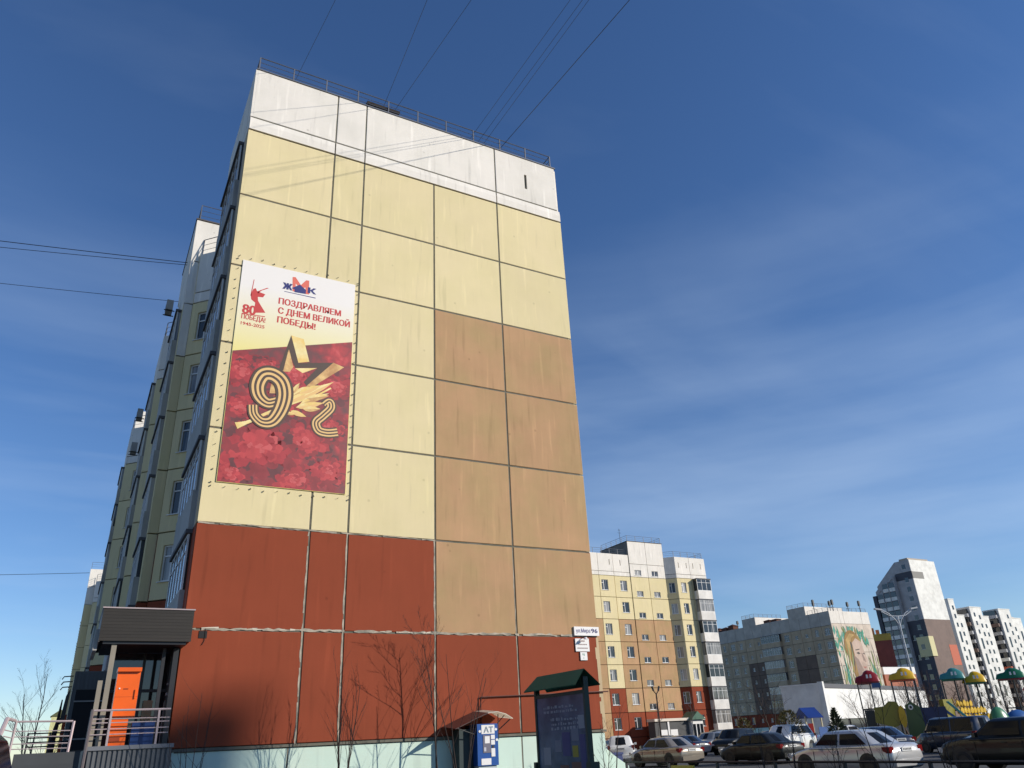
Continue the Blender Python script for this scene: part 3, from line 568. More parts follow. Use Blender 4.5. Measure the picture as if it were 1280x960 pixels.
# ============================================================ lit nine-storey block to the right (B)
bz = [20.95-2.8*k for k in range(8)]; BT = 23.9
blk = thing('apartment_building', 'sunlit cream and tan panel block with white balconies and green-roofed entrance, right of the gable', 'building', (0, 0, 0))
FB = [(44, 62), (59.1, 62), (59.2, 62.07), (61.78, 62.07), (61.85, 62), (67.84, 62), (68.95, 61), (74.35, 61), (74.35, 74), (44, 74)]
b = MB(); b.prism(inset(FB, TH+0.004), 0, BT-0.25); b.build('wall_core', DARK, blk)
b = MB(); b.prism(inset(FB, TH+0.03), BT-0.25, BT-0.05); b.build('roof', ROOFM, blk)
def bw(A, B, colr, ops=None, cuts=(), top=BT, zs=bz, slot=None, base=0):
    wall(blk, A, B, zs, list(cuts), colr, ops, gap=0.06)
    wall(blk, A, B, [top, zs[0]+0.55, zs[0]], list(cuts), lambda c, r: WHITE, (lambda c, r, w, h: [(s, 0.85, 0.13, 0.75, 0) for s in slot if s < w] if r == 0 else []) if slot else None)
    wall(blk, A, B, [zs[-1], base], list(cuts), lambda c, r: MINT if A[0] > 67 else RED)
bw((44, 62), (59.1, 62), lambda c, r: (CREAM if r < 2 else TAN) if c < 4 else (CREAM if r < 5 else RED),
   lambda c, r, w, h: [(0.28 if c == 4 else w/2-0.6, 0.85, 1.05, 1.35, 2)] if c >= 0 else [], cuts=(3.2, 6.4, 9.6, 12.66), slot=(1.8,))
bw((59.2, 62.07), (61.78, 62.07), lambda c, r: CREAM if r < 2 else (TAN if r < 6 else RED), lambda c, r, w, h: [(0.85, 0.85, 1.1, 1.35, 2)], slot=(1.1,))

# stair section, taller, with small landing windows
def cwin(c, r, w, h): return [((0.75 if c == 0 else 0.62), 0.2, 1.08, 0.72, 5)] if r != 6 else []
wall(blk, (61.85, 62), (67.84, 62), bz, (3.0,), lambda c, r: CREAM if r < 2 else (TAN if r < 6 else RED), cwin, gap=0.06)
wall(blk, (61.85, 62), (67.84, 62), [25.8, 22.7, bz[0]], (3.0,), lambda c, r: WHITE, lambda c, r, w, h: cwin(c, 0, w, h) if r == 1 else [], gap=0.05)
wall(blk, (61.85, 62), (67.84, 62), [bz[-1], 0], (3.0,), lambda c, r: RED)
wall(blk, (61.85, 68.5), (61.85, 62), [25.8, 22.7, 20.9], (3.2,), lambda c, r: mat('shade_toned_side', (0.2, 0.19, 0.17), 0.9, 0.15))  # dark colour puts in the shade on the stair house's left-facing side
b = MB(); b.box((62.02, 62.17, 23.4), (67.68, 68.4, 25.6)); b.build('stair_house_core', DARK, blk)
b = MB(); b.box((61.8, 61.95, 25.8), (67.9, 68.5, 25.86)); b.build('roof', ROOFM, blk)
bw((67.84, 62), (68.95, 61), lambda c, r: CREAM if r < 5 else RED, lambda c, r, w, h: [(0.3, 0.8, 0.85, 1.4, 2)])
bw((68.95, 61), (74.35, 61), lambda c, r: CREAM if r < 5 else RED, lambda c, r, w, h: [(0.62, 0.85, 0.88, 1.35, 2)] if c == 0 and w > 1.6 else [], cuts=(2.55,), slot=(0.55, 1.95))
WHB = mat('white_balcony_panel', (0.78, 0.75, 0.70), 0.8, 0.05, 0.08, 0.03)
bz2 = [z for z in bz[:7]]+[1.35]
loggia(blk, (71.75, 61), (74.25, 61), zs=bz[:8], out=0.8, h=1.1, pm=WHB, skip=(), topslab=True)
bw((74.35, 61), (74.35, 74), lambda c, r: CREAM if r < 5 else RED, cuts=(3.2, 6.4, 9.6))
wall(blk, (74.35, 74), (44, 74), [BT]+bz+[0], [3.2*k for k in range(1, 9)], lambda c, r: CREAM)
railing(blk, [(44, 62.2, BT), (61.7, 62.4, BT)], step=1.4, h=0.75)
railing(blk, [(61.95, 68.3, 25.86), (61.95, 62.1, 25.86), (67.7, 62.1, 25.86), (67.7, 68, 25.86)], step=1.3, h=0.75)
railing(blk, [(67.9, 62.1, BT), (69.0, 61.15, BT), (74.1, 61.15, BT), (74.1, 66, BT)], step=1.25, h=0.75)
b = MB(); b.tube([(62.6, 64.5, 25.8), (62.6, 64.5, 28.2)], 0.03, 5); b.tube([(62.3, 64.5, 27.6), (62.9, 64.5, 27.6)], 0.02, 4); b.tube([(62.4, 64.5, 28.0), (62.8, 64.5, 28.0)], 0.02, 4)
tag(b.build('roof_aerial', BLACKM), 'thin aerial mast on the taller stair house of the sunlit block', 'aerial')
# entrance of B
t = thing('entrance_porch', 'low entrance porch with green pitched roof and white glazed door, foot of the sunlit block', 'porch', (66.4, 60.9, 0))
GR = mat('green_metal_roof', (0.03, 0.12, 0.075), 0.5, 0.1)
b = MB(); b.box((-5.4, -1.6, 2.95), (2.6, 0, 3.25)); b.build('canopy', mat('pale_canopy', (0.7, 0.62, 0.52), 0.7), t)
b = MB(); b.extr([(-0.2, 3.0), (1.0, 3.95), (2.2, 3.0)], -2.2, 0); b.build('roof', GR, t, fixn=True)
b = MB(); b.box((0.1, -1.9, 0), (1.9, -0.1, 2.98)); b.build('door_surround', PLAS, t)
for x in (0.25, 0.85, 1.4): b = MB(); b.box((x, -1.93, 0.4), (x+0.42, -1.9, 2.5)); b.build('pane', GLASSD, t)
b = MB(); b.box((-5.3, -1.4, 0), (-0.1, -0.1, 2.94)); b.build('wall', mat('dark_grey_wall', (0.09, 0.09, 0.09), 0.8, 0.1), t)
for x in (-4.6, -3.0): b = MB(); b.box((x, -1.45, 0.3), (x+1.1, -1.4, 2.0)); b.build('window', PLAS, t)
b = MB(); b.box((-3.4, -1.5, 0), (-3.15, -1.42, 2.9)); b.build('post', PLAS, t)
# ============================================================ shaded block with painted end wall (C)
cz = [21.33-2.8*k for k in range(8)]; CT = 24.3; CX = 141.4
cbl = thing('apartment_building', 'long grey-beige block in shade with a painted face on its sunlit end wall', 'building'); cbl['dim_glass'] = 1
FC = [(CX, 97), (CX+12.8, 97), (CX+12.8, 150), (CX, 150)]
b = MB(); b.prism(inset(FC, TH+0.004), 0, CT-0.2); b.build('wall_core', DARK, cbl)
b = MB(); b.prism(inset(FC, TH+0.03), CT-0.2, CT-0.03); b.build('roof', ROOFM, cbl)
cuts = [2.95*k for k in range(1, 18)]; Lc = 53.0
def yc(c): return 150-(cuts[c-1] if c else 0)-1.5
def ccol(c, r):
    y = yc(c)
    if r >= 6: return RED if r == 6 else MINT
    if 101.3 < y < 108.8 and r >= 2: return BROWN
    if 118.6 < y < 123.6 and r >= 2: return BROWN
    return CREAM2
def cop(c, r, w, h):
    y = yc(c)
    if r > 6: return []
    if 101.3 < y < 108.8: return [(w/2-0.45, 0.9, 0.9, 0.8, 5)] if r < 2 else []
    if 118.6 < y < 123.6: return [(w/2-0.35, 1.0, 0.7, 0.8, 5)]
    return [(w/2-0.75, 0.75, 1.5, 1.5, 3)] if c % 2 else [(w/2-0.5, 0.75, 1.0, 1.45, 2)]
wall(cbl, (CX, 150), (CX, 97), cz+[0], cuts, ccol, cop, gap=0.07)
wall(cbl, (CX, 150), (CX, 97), [CT, cz[0]], cuts, lambda c, r: GREYP)
for ya, yb in ((109.5, 115.5), (127, 131)):
    for r in range(1, 6):
        pass
loggia(cbl, (CX, 117.6), (CX, 111.8), zs=cz[:7], out=0.7, h=1.1, pm=CREAM2)
for (ya, yb, zt_) in ((103.4, 108.6, 26.2), (119.0, 123.4, 26.1)):
    b = MB(); b.box((CX+0.02, ya, CT-0.4), (CX+12.4, yb, zt_)); b.build('stair_house', WHITE, cbl)
    wall(cbl, (CX-0.02, yb), (CX-0.02, ya), [zt_, CT-0.5], [2.2], lambda c, r: GREYP)
    railing(cbl, [(CX+9, yb, zt_), (CX, yb-0.1, zt_), (CX, ya+0.1, zt_), (CX+9, ya+0.1, zt_)], step=1.6, h=0.8, r=0.03)
wall(cbl, (CX+12.8, 97), (CX+12.8, 150), [CT]+cz+[0], cuts, lambda c, r: CREAM2)
PINKW = mat('mural_ground', (0.66, 0.56, 0.46), 0.85, 0.1, 0.1)
wall(cbl, (CX, 97), (CX+12.8, 97), [CT, cz[0]+0.3], [3.2, 4.4, 10.2], lambda c, r: WHITE)
wall(cbl, (CX, 97), (CX+12.8, 97), [cz[0]+0.3]+cz[1:]+[0], [3.2, 4.4, 10.2], lambda c, r: PINKW)
railing(cbl, [(CX+0.2, 97.2, CT), (CX+12.4, 97.2, CT)], step=1.6, h=0.75, r=0.03)
railing(cbl, [(CX+0.15, 103, CT), (CX+0.15, 97.3, CT)], step=1.6, h=0.75, r=0.03)
# painted figure on the end wall (a plain generic face among reeds)
mu = [0]
def mur(pts, m, name='painted_shape'):
    mu[0] += 1; yy_ = 96.995-0.0004*mu[0]; b = MB(); b.add([(CX+p[0], yy_, p[1]) for p in pts], [tuple(range(len(pts)))]); o = b.build(name, m, cbl)
    if o.data.polygons[0].normal.y > 0: o.data.flip_normals()
def ell(cx, cz_, rx, rz, n=18, a=0): return [(cx+rx*cos(2*pi*k/n)*cos(a)-rz*sin(2*pi*k/n)*sin(a), cz_+rx*cos(2*pi*k/n)*sin(a)+rz*sin(2*pi*k/n)*cos(a)) for k in range(n)]
MG = mat('mural_green', (0.08, 0.30, 0.21), 0.9, 0.25, 0.2); MG2 = mat('mural_olive', (0.30, 0.32, 0.14), 0.9, 0.25, 0.2); MH = mat('mural_hair', (0.33, 0.20, 0.075), 0.9, 0.4, 0.5); MS = mat('mural_skin', (0.56, 0.42, 0.34), 0.9, 0.25, scale=0.5); MSD = mat('mural_skin_shade', (0.33, 0.24, 0.20), 0.9, 0.1); MK = mat('mural_dark', (0.10, 0.09, 0.08), 0.9)
random.seed(15)
for (ax_, az_, n_, sx_, sz_) in ((2.2, 17.3, 34, 1.7, 2.2), (2.6, 8.6, 46, 2.0, 3.4), (11.0, 8.5, 22, 1.3, 3.0), (9.3, 18.0, 16, 1.4, 1.4), (5.2, 20.9, 12, 1.8, 0.6)):
    for k in range(n_):
        x = min(12.2, max(0.4, random.gauss(ax_, sx_*0.6))); z = max(3.0, random.gauss(az_, sz_*0.55)); h = random.uniform(0.8, 2.6); le = random.uniform(-0.7, 0.7); w_ = random.uniform(0.15, 0.45)
        z = min(z, 21.2-h) if z+h > 21.3 else z
        mur([(x, z), (x+le*0.5+w_, z+h*0.5), (x+le, z+h), (x+le*0.5-w_, z+h*0.5)], random.choice([MG, MG, MG2, mat('mural_teal', (0.14, 0.38, 0.30), 0.9, 0.2)]), 'painted_leaf')
mur(ell(5.4, 16.8, 2.7, 3.5), MH); mur([(2.9, 16.5), (5.6, 17.0), (6.0, 11.5), (4.4, 9.8)], MH)
mur([(5.2, 17.6), (6.6, 18.6), (8.2, 17.8), (8.6, 15.6), (9.1, 14.2), (8.7, 12.9), (8.5, 11.9), (7.6, 11.2), (6.3, 11.6), (5.4, 13.2)], MS)
mur([(5.0, 15.0), (6.0, 13.6), (6.4, 11.6), (8.2, 11.1), (8.5, 8.6), (10.2, 7.5), (9.8, 5.0), (4.6, 5.0), (5.3, 8.5)], MSD)
mur([(5.9, 15.5), (6.7, 15.75), (7.2, 15.4), (6.6, 15.2)], MK); mur([(7.9, 15.4), (8.5, 15.6), (8.6, 15.2)], MK); mur([(7.6, 14.0), (8.6, 13.8), (8.3, 13.6)], MSD); mur([(7.0, 12.7), (8.4, 12.7), (7.8, 12.3)], mat('mural_lips', (0.38, 0.15, 0.12)))
mur([(5.8, 16.2), (7.2, 16.4), (7.2, 16.2), (5.9, 16.0)], MK)
mur([(7.5, 15.6), (7.9, 15.4), (8.5, 13.9), (7.7, 14.0)], MSD); mur([(5.3, 14.9), (6.2, 14.2), (7.2, 11.9), (6.3, 11.6), (5.4, 13.2)], MSD); mur([(3.4, 18.2), (5.0, 19.6), (6.6, 19.3), (5.2, 18.6), (4.2, 16.0), (3.6, 13.5)], mat('mural_hair_light', (0.50, 0.34, 0.14), 0.9, 0.3, 0.4)); mur([(4.6, 18.0), (5.1, 17.6), (4.9, 13.5), (4.4, 11.5)], MK)
random.seed(5)
for k in range(46):
    x = random.choice([random.uniform(0.4, 3.6), random.uniform(0.5, 4), random.uniform(9.2, 12.0)]); z = random.uniform(2.0, 13.0); h = random.uniform(3, 6.5); le = random.uniform(-0.8, 0.8)
    mur([(x, z), (x+le*0.6+0.1, z+h*0.6), (x+le, z+h), (x+le*0.6+0.42, z+h*0.6), (x+0.35, z)], random.choice([MG, MG2, MG2, PINKW, mat('mural_cream', (0.75, 0.70, 0.55))]), 'painted_reed')
# roof clutter on C
def mast(x, y, z, h, label, dish=False):
    b = MB(); b.tube([(0, 0, 0), (0, 0, h)], 0.07, 5); b.box((-0.2, -0.2, h*0.55), (0.2, 0.2, h*0.95))
    for q in (0.35, 0.7): b.tube([(-0.5, 0, h*q), (0.5, 0, h*q)], 0.04, 4)
    o = b.build('roof_antenna', BLACKM, None, (x, y, z)); tag(o, label, 'antenna', 'antennas on the shaded block')
mast(CX+1, 101.6, CT, 3.2, 'tallest roof mast on the shaded block, left of its end wall corner'); mast(CX+2.2, 98.2, CT, 2.4, 'left of two short antennas over the corner of the painted wall'); mast(CX+2.9, 98.0, CT, 2.7, 'right of two short antennas over the corner of the painted wall')
mast(CX+8.3, 98.4, CT, 2.4, 'single antenna over the middle of the painted end wall'); mast(CX+12, 98.2, CT, 2.8, 'boxy antenna over the right end of the painted end wall'); mast(CX+1, 126, CT, 2.0, 'small mast at the left end of the shaded roof')
for y, s in ((128, 1.2), (130.5, 0.9), (133, 1.0), (113.5, 0.6), (115.8, 0.7)):
    b = MB(); b.box((-0.8, -0.9, 0), (0.8, 0.9, s*0.8)); b.add([(-1, -1.1, s*0.8), (1, -1.1, s*0.8), (1, 1.1, s*0.8), (-1, 1.1, s*0.8), (0, 0, s*1.2)], [(0, 1, 4), (1, 2, 4), (2, 3, 4), (3, 0, 4)])
    o = b.build('roof_vent', mat('dark_red_brown_vent', (0.12, 0.05, 0.035), 0.9), None, (CX+1.2, y, CT)); tag(o, {128: 'widest squat dark vent at the left end of the shaded roof', 130.5: 'second dark vent from the left end of the shaded roof', 133: 'leftmost squat dark vent on the shaded roof', 113.5: 'right of two small vents between the two stair houses', 115.8: 'left of two small vents between the two stair houses'}[y], 'roof vent', 'vents on the shaded roof')
# ============================================================ low white shop hall
hal = thing('shop_building', 'low plain white hall in front of the painted block, one wall sunlit, dark roof band', 'building', (73.3, 43.8, 0), radians(18.2))
HW = mat('white_cladding', (0.78, 0.77, 0.74), 0.6, 0.04, 0.04, 0.02)
b = MB(); b.box((0.15, 0.15, 0), (34, 5.0, 5.9)); b.build('wall_core', DARK, hal)
for k in range(6): put('wall_panel', panel_mesh(5.96, 3.25, HW, (), 0.14), hal, (0.02+6*k, 0, 2.2))
for k in range(6): b = MB(); b.box((0.4+6*k, 0.03, 0), (5.6+6*k, 0.1, 2.16)); b.build('dark_window_band', GLASSD, hal)
b = MB(); b.box((0.15, -0.05, 5.5), (34.2, 0.3, 5.96)); b.build('roof_band', mat('dark_grey_fascia', (0.09, 0.09, 0.10), 0.6), hal)
b = MB(); b.box((-0.3, -0.25, 0), (0.14, 0.35, 6.15)); b.build('corner_pier', HW, hal)
o = put('wall_panel', panel_mesh(4.7, 5.9, HW, (), 0.14), hal, (0, 5.0, 0)); o.rotation_euler = (0, 0, -pi/2)
b = MB(); b.box((-0.05, 0.36, 5.9), (0.3, 5.1, 6.05)); b.build('roof_band', HW, hal)
b = MB(); b.box((0.31, 0.3, 5.9), (34, 5, 5.93)); b.build('roof', ROOFM, hal)
# ============================================================ dark red hall behind the painted wall
red = thing('mall_building', 'dark red windowless hall with a mustard band and white base, beside the painted wall', 'building', (166.5, 119.0, 0), atan2(-0.77, 0.64))
b = MB(); b.box((0, 0.06, 0.0), (14, 12, 20.0)); b.build('wall', mat('dark_red_cladding', (0.16, 0.035, 0.03), 0.6, 0.08), red)
b = MB(); b.box((-0.1, 0, 20.01), (14.1, 12, 21.6)); b.build('cornice_band', mat('mustard_cladding', (0.35, 0.28, 0.05), 0.6, 0.1), red)
an = thing('mall_annex', 'low annex with white band over orange-red wall, in front of the dark red hall', 'building', (163.5, 103.5, 0))
b = MB(); b.box((0, 0, 11.6), (11.4, 3, 13.2)); b.build('white_band', PLAS, an)
b = MB(); b.box((0.02, 0.03, 0), (11.38, 3, 11.59)); b.build('wall', mat('orange_red_cladding', (0.40, 0.12, 0.06), 0.7, 0.15), an)
b = MB(); b.box((8, 1, 21.6), (10.6, 4, 23.2)); b.box((11.0, 2, 21.6), (11.8, 3, 22.8)); b.build('roof_plant', mat('orange_plant_room', (0.5, 0.2, 0.08), 0.7), red)
# ============================================================ tall tower with slanting roofline (D)
tow = thing('tower_building', 'tall white and brown tower with slanting roof edge and dark band near the top', 'building', (235.8, 138.9, 0))
TW = mat('tower_white', (0.80, 0.79, 0.74), 0.7, 0.012, 0.015, 0.02); TB = mat('tower_brown', (0.165, 0.105, 0.085), 0.7, 0.05); TN = mat('tower_dark_navy', (0.05, 0.055, 0.075), 0.6, 0.1); TY = mat('tower_pale_yellow', (0.62, 0.56, 0.30), 0.7); TO = mat('tower_orange', (0.50, 0.11, 0.05), 0.7); TG = mat('tower_grey', (0.42, 0.42, 0.43), 0.7, 0.05, 0, 0.05)
b = MB(); b.extr([(0.1, 0.0), (15.2, 0.0), (15.2, 42.0), (13.8, 43.0), (5.6, 49.6), (0.1, 49.8)], 0.15, 13.3, ax=0); o = b.build('wall_core', TG, tow, fixn=True)
b = MB(); b.box((0.15, -0.02, 31.0), (13.4, 0.1, 50.1)); b.build('end_wall_white', TW, tow)
b = MB(); b.box((0.15, 0.0, 0), (13.4, 0.1, 30.99)); b.build('end_wall_brown', TB, tow)
b = MB(); b.box((0.1, -0.07, 44.0), (5.8, -0.021, 46.2)); b.build('end_wall_band', mat('tower_dark_grey', (0.16, 0.155, 0.14), 0.6), tow)
b = MB(); b.box((9.2, -0.05, 17.0), (13.3, -0.001, 23.2)); b.build('orange_panel', TO, tow)
b = MB(); b.box((-0.4, -0.25, 19.7), (1.9, -0.001, 25.7)); b.build('yellow_side', TY, tow)
b = MB(); b.box((-0.5, -0.24, 19.7), (-0.06, 4.1, 25.7)); b.build('yellow_bay', TY, tow)
b = MB(); b.box((-0.02, 0, 0), (0.1, 6.3, 30.9)); b.build('side_wall_dark', TN, tow)
b = MB(); b.box((-0.02, 0.0, 31.0), (0.1, 5.3, 43.9)); b.build('side_wall_white', TG, tow)
b = MB(); b.box((-0.03, 0.0, 43.95), (0.1, 6.3, 46.3)); b.build('side_band', TN, tow)
b = MB(); b.extr([(0, 46.35), (5.6, 46.35), (13.8, 41.5), (14.0, 43.6), (5.55, 50.0), (0, 50.2)], -0.03, 0.2, ax=0); b.build('slanted_parapet', TG, tow, fixn=True)
b = MB(); b.box((0.1, 0.1, 49.9), (13.3, 5.5, 50.14)); b.build('roof', ROOFM, tow)
b = MB(); b.box((2.5, 2, 50.14), (13.3, 5.2, 51.2)); b.build('roof_plant', mat('rusty_beige', (0.45, 0.38, 0.3), 0.8), tow)
wm = MB(); wm.box((-0.07, 0, 0), (-0.031, 1.3, 1.5)); wme = wm.mesh('window', GLASSD); wf = MB(); wf.box((-0.09, -0.08, -0.08), (-0.0705, 1.38, 0.0)); wfm = wf.mesh('sill', FRAME)
for k in range(16):
    z = 1.0+3.0*k
    if z > 43: z = 47.3
    o = put('window', wme, tow, (-0.45 if 19.5 < z < 25 else 0, 1.7, z)); put('sill', wfm, o)
    if z < 30 and k % 2 == 0: o = put('window', wme, tow, (0, 4.4, z)); put('sill', wfm, o)
# balcony columns on the shaded side, each lower than the last
bp = MB(); bp.box((-1.5, 0, 0), (-1.38, 2.1, 1.1)); bpm = bp.mesh('balcony', TW); bg_ = MB(); bg_.box((-1.46, 0.05, 1.1), (-1.42, 2.05, 2.7)); bgm = bg_.mesh('pane', GLASSD); bs = MB(); bs.box((-1.5, 0, -0.15), (0, 2.15, -0.01)); bsm = bs.mesh('slab', TG)
for y0_, top in ((6.5, 45.6), (9.0, 44.2), (11.6, 42.3)):
    k = 0
    while 2+3*k < top-2:
        o = put('balcony', bpm, tow, (0, y0_, 2+3*k)); put('slab', bsm, o); put('pane', bgm, o); k += 1
    b = MB(); b.box((-1.5, y0_-0.28, 0), (-0.05, y0_-0.1, top)); b.build('side_fin', TN if y0_ < 6 else TG, tow)
b = MB(); b.box((-1.7, 14.0, 0), (0, 15.4, 40.5)); b.build('dark_corner', TN, tow)
# balconies at the far right edge of the tower
b2 = MB(); b2.box((0, -0.0, 0), (1.6, 1.2, 1.25)); b2m = b2.mesh('balcony', TW); b3 = MB(); b3.box((0.1, 0.15, 1.25), (1.5, 1.1, 2.98)); b3m = b3.mesh('pane', GLASSD)
for k in range(16): o = put('balcony', b2m, tow, (13.45, 1.2, 1.5+3.0*k)); put('pane', b3m, o)
# ------------------------------------------------ stepped white wings behind
def winrow(root, me, xs, zs_, y=0):
    for x in xs:
        for z in zs_: put('window', me, root, (x, y, z))
ww = MB(); ww.box((0, -0.06, 0), (0.85, -0.002, 1.4)); wwm = ww.mesh('window', GLASSD)
wl = MB(); wl.box((0, -0.06, 0), (0.95, -0.002, 3.6)); wlm = wl.mesh('tall_window', GLASSD)
def wing(x, y, w, d, h, label, cols, n, side=None):
    t = thing('apartment_building', label, 'building', (x, y, 0), 0, 'stepped white towers at the right edge')
    b = MB(); b.box((0, 0, 0), (w, d, h)); b.build('wall', TW, t)
    b = MB(); b.box((-0.1, -0.1, h), (w+0.1, d+0.1, h+0.3)); b.build('roof', TW, t)
    random.seed(int(x))
    for c in cols:
        z = 2.0
        while z < h-3:
            if random.random() < 0.3 and z < h-8: put('tall_window', wlm, t, (c, 0, z)); z += 5.2
            else: put('window', wwm, t, (c, 0, z)); z += 2.95
    if side:
        b = MB(); b.box((-0.25, 0.3, 0), (-0.02, d, h-1.5)); b.build('side_wall', TG, t)
        for k in range(n):
            z = 1.5+3.0*k
            mm = random.choice([TG, TG, TW, TO if k < 6 else TG, TB])
            b = MB(); b.box((-1.4, 0.6, z), (-0.26, d-0.5, z+1.15)); o = b.build('balcony', mm, t)
            b = MB(); b.box((-1.2, 0.8, z+1.16), (-0.27, d-0.7, z+2.8)); b.build('pane', GLASSD, o)
    return t
wing(268.5, 150, 3.2, 12, 40.2, 'narrow white slab with one window column right behind the brown tower', (1.4,), 12)
wing(272.2, 150.5, 4.0, 10, 34.8, 'short white slab over balconies, left of the nearer pair of white towers', (0.8,), 11)
wing(279.9, 150, 6.7, 6, 37.8, 'left of the two white towers at the right edge, with dark window slots', (1.6, 4.3), 12, side=True)
wing(286.7, 150.6, 4.2, 10, 34.8, 'lower white slab between the two white towers at the right edge', (1.0,), 11)
wing(297.2, 150, 7.2, 6, 37.6, 'right of the two white towers at the right edge, with dark window slots', (1.6, 4.6), 12, side=True)
wing(304.6, 150.6, 6.5, 10, 34.6, 'lower white slab at the very right edge of the view', (1.0, 4.0), 11)
cnx = thing('apartment_building', 'brown recessed facade with orange patches linking the white towers', 'building', (262, 156.5, 0))
b = MB(); b.box((0, 0, 0), (55, 8, 35.5)); b.build('wall', TB, cnx)
b = MB(); b.box((12, -0.2, 34.0), (55, 8, 36.3)); b.build('parapet', TG, cnx)
for k in range(11):
    for x in (14.5, 31.5):
        b = MB(); b.box((x, -1.2, 1.5+3*k), (x+2.6, -0.02, 2.7+3*k)); o = b.build('balcony', TO if k in (1, 2, 3, 10) else TG, cnx)
        b = MB(); b.box((x+0.1, -0.9, 2.71+3*k), (x+2.5, -0.05, 4.3+3*k)); b.build('pane', GLASSD, o)
# ============================================================ block beyond the left side
far = thing('apartment_building', 'far end of the row at left, white sunlit top above shaded grey-green wall', 'building')
fx, fy = -2.5, 101.4
def fwall(A, B, top, colr=side_c, win=None, cuts=()): sidewall(far, A, B, top=top, colr=colr, win=win, cuts=cuts)
FF = [(fx, fy), (12, fy), (12, 125), (fx, 125)]
b = MB(); b.prism(inset(FF, TH+0.004), 0, 26.1); b.build('wall_core', DARK, far)
wall(far, (fx, fy), (12, fy), [26.4, 23.94]+Z+[0], [3.0, 6.0, 9], lambda c, r: WHITE if r < 2 else (CREAM if r < 7 else RED))
wall(far, (fx, 125), (fx, fy), [26.4, 23.94]+Z+[0], [3.0*k for k in range(1, 8)], lambda c, r: WHITE if r < 2 else (CREAM if r < 7 else RED), lambda c, r, w, h: [(w/2-0.6, 0.6, 1.2, 1.3, 2)] if 2 <= r < 9 and h > 2 else [])
railing(far, [(fx+0.1, 124, 26.4), (fx+0.1, fy+0.1, 26.4), (8, fy+0.1, 26.4)], step=1.6)
F2 = [(-1.55, 99.4), (0.6, 97.4), (8, 97.4), (8, 101.3), (-1.55, 101.3)]
b = MB(); b.prism(inset(F2, TH+0.004), 0, ZT-0.1); b.build('bay_core', DARK, far)
sidewall(far, (-1.55, 99.4), (0.6, 97.4), win=(0.45, 1.2, 2)); sidewall(far, (0.6, 97.4), (8, 97.4)); sidewall(far, (-1.55, 101.3), (-1.55, 99.4))
railing(far, [(-1.5, 101.2, ZT), (-1.5, 99.5, ZT), (0.6, 97.5, ZT)], step=1.3)
# assumed unseen tower behind the camera, shaped to cast the soft gable-foot shadow
bk = thing('apartment_building', 'assumed tall plain block, unseen behind the photographer, added for its shadow', 'building', (80, -94, 0))
b = MB(); b.box((0, 0, 0), (25, 15.7, 50.6)); b.build('wall', CREAM2, bk)
b = MB(); b.box((10.6, 13.5, 50.6), (12.2, 15.7, 54.7)); b.build('stair_house', GREYP, bk)  # assumed roof box, sized and placed for its shadow on the gable
wb = MB(); wb.box((0, 0, 0), (1.4, 0.05, 1.5)); wbm = wb.mesh('window', GLASSD)
for i in range(8):
    for k in range(16): put('window', wbm, bk, (0.6+3.1*i, 15.701, 1.8+3.0*k))

# ============================================================ shop porch on the left
DSID = mat('dark_brown_siding', (0.034, 0.028, 0.022), 0.5, 0.05, spec=0.4)
t = thing('canopy', 'dark slatted canopy box over the shop porch at the left foot of the building', 'canopy', (0, 0, 0))
b = MB(); b.box((-1.87, -0.94, 4.22), (0.10, 1.6, 4.95)); b.build('canopy_box', mat('black_soffit', (0.02, 0.02, 0.02), 0.6), t)
sl_ = MB(); sl_.extr([(0, 0), (2.02, 0), (2.02, 0.064), (0, 0.070)], -0.012, 0); 
for k in range(10):
    s = MB(); s.box((0, -0.012, 0), (2.02, 0, 0.0705)); key = 'slat'
    if key not in CACHE: CACHE[key] = s.mesh('slat', DSID)
    put('slat', CACHE[key], t, (-1.90, -0.945, 4.215+0.0735*k))
b = MB(); b.box((-1.92, -0.98, 4.955), (0.14, 1.6, 4.985)); b.build('top_trim', PINKM, t)
b = MB(); b.box((-1.905, -0.94, 4.2), (-1.875, 1.6, 4.95)); b.build('side_trim', SG, t)
b = MB(); b.box((-1.80, -0.9, 4.15), (0.02, 1.5, 4.215)); b.build('soffit_frame', BLACKM, t)
for k in range(8): b = MB(); b.box((-1.985, -0.75+0.28*k, 4.02), (-1.90, -0.60+0.28*k, 4.5)); b.build('side_louvre', SG, t)
t = thing('porch', 'raised shop porch with glazed vestibule, beige posts and grey corrugated base', 'porch', (0, 0, 0))
b = MB(); b.box((-1.72, -1.0, 0), (0.0, 6.2, 1.95)); b.build('platform', mat('dark_grey_tiles', (0.07, 0.07, 0.075), 0.6), t)
rb_ = MB(); rb_.extr([(0, 0), (0.11, 0), (0.11, 1.9), (0, 1.9)], -0.02, 0)
rm = MB(); rm.box((0.0, -0.03, 0), (0.055, -0.002, 1.86)); rmm = rm.mesh('rib', RIB)
b = MB(); b.box((-1.73, -1.06, 0), (-0.02, -1.005, 1.88)); sk = b.build('base_cladding', RIB, t)
for k in range(17): put('rib', rmm, sk, (-1.72+0.1*k, -1.06, 0))
b = MB(); b.box((-1.76, -1.12, 1.88), (0.02, -0.95, 1.965)); b.build('platform_edge', mat('grey_edge_strip', (0.16, 0.165, 0.18), 0.5), t)
BP = mat('beige_post_paint', (0.30, 0.26, 0.20), 0.6, 0.1)
b = MB(); b.box((-1.60, -0.86, 1.96), (-1.49, -0.75, 4.15)); b.build('post', BP, t)
b = MB(); b.box((-1.76, -0.86, 1.96), (-1.66, -0.75, 3.35)); b.build('post', BP, t)
b = MB(); b.box((-0.17, -0.3, 1.96), (-0.05, 0.2, 4.14)); b.build('post', BLACKM, t)
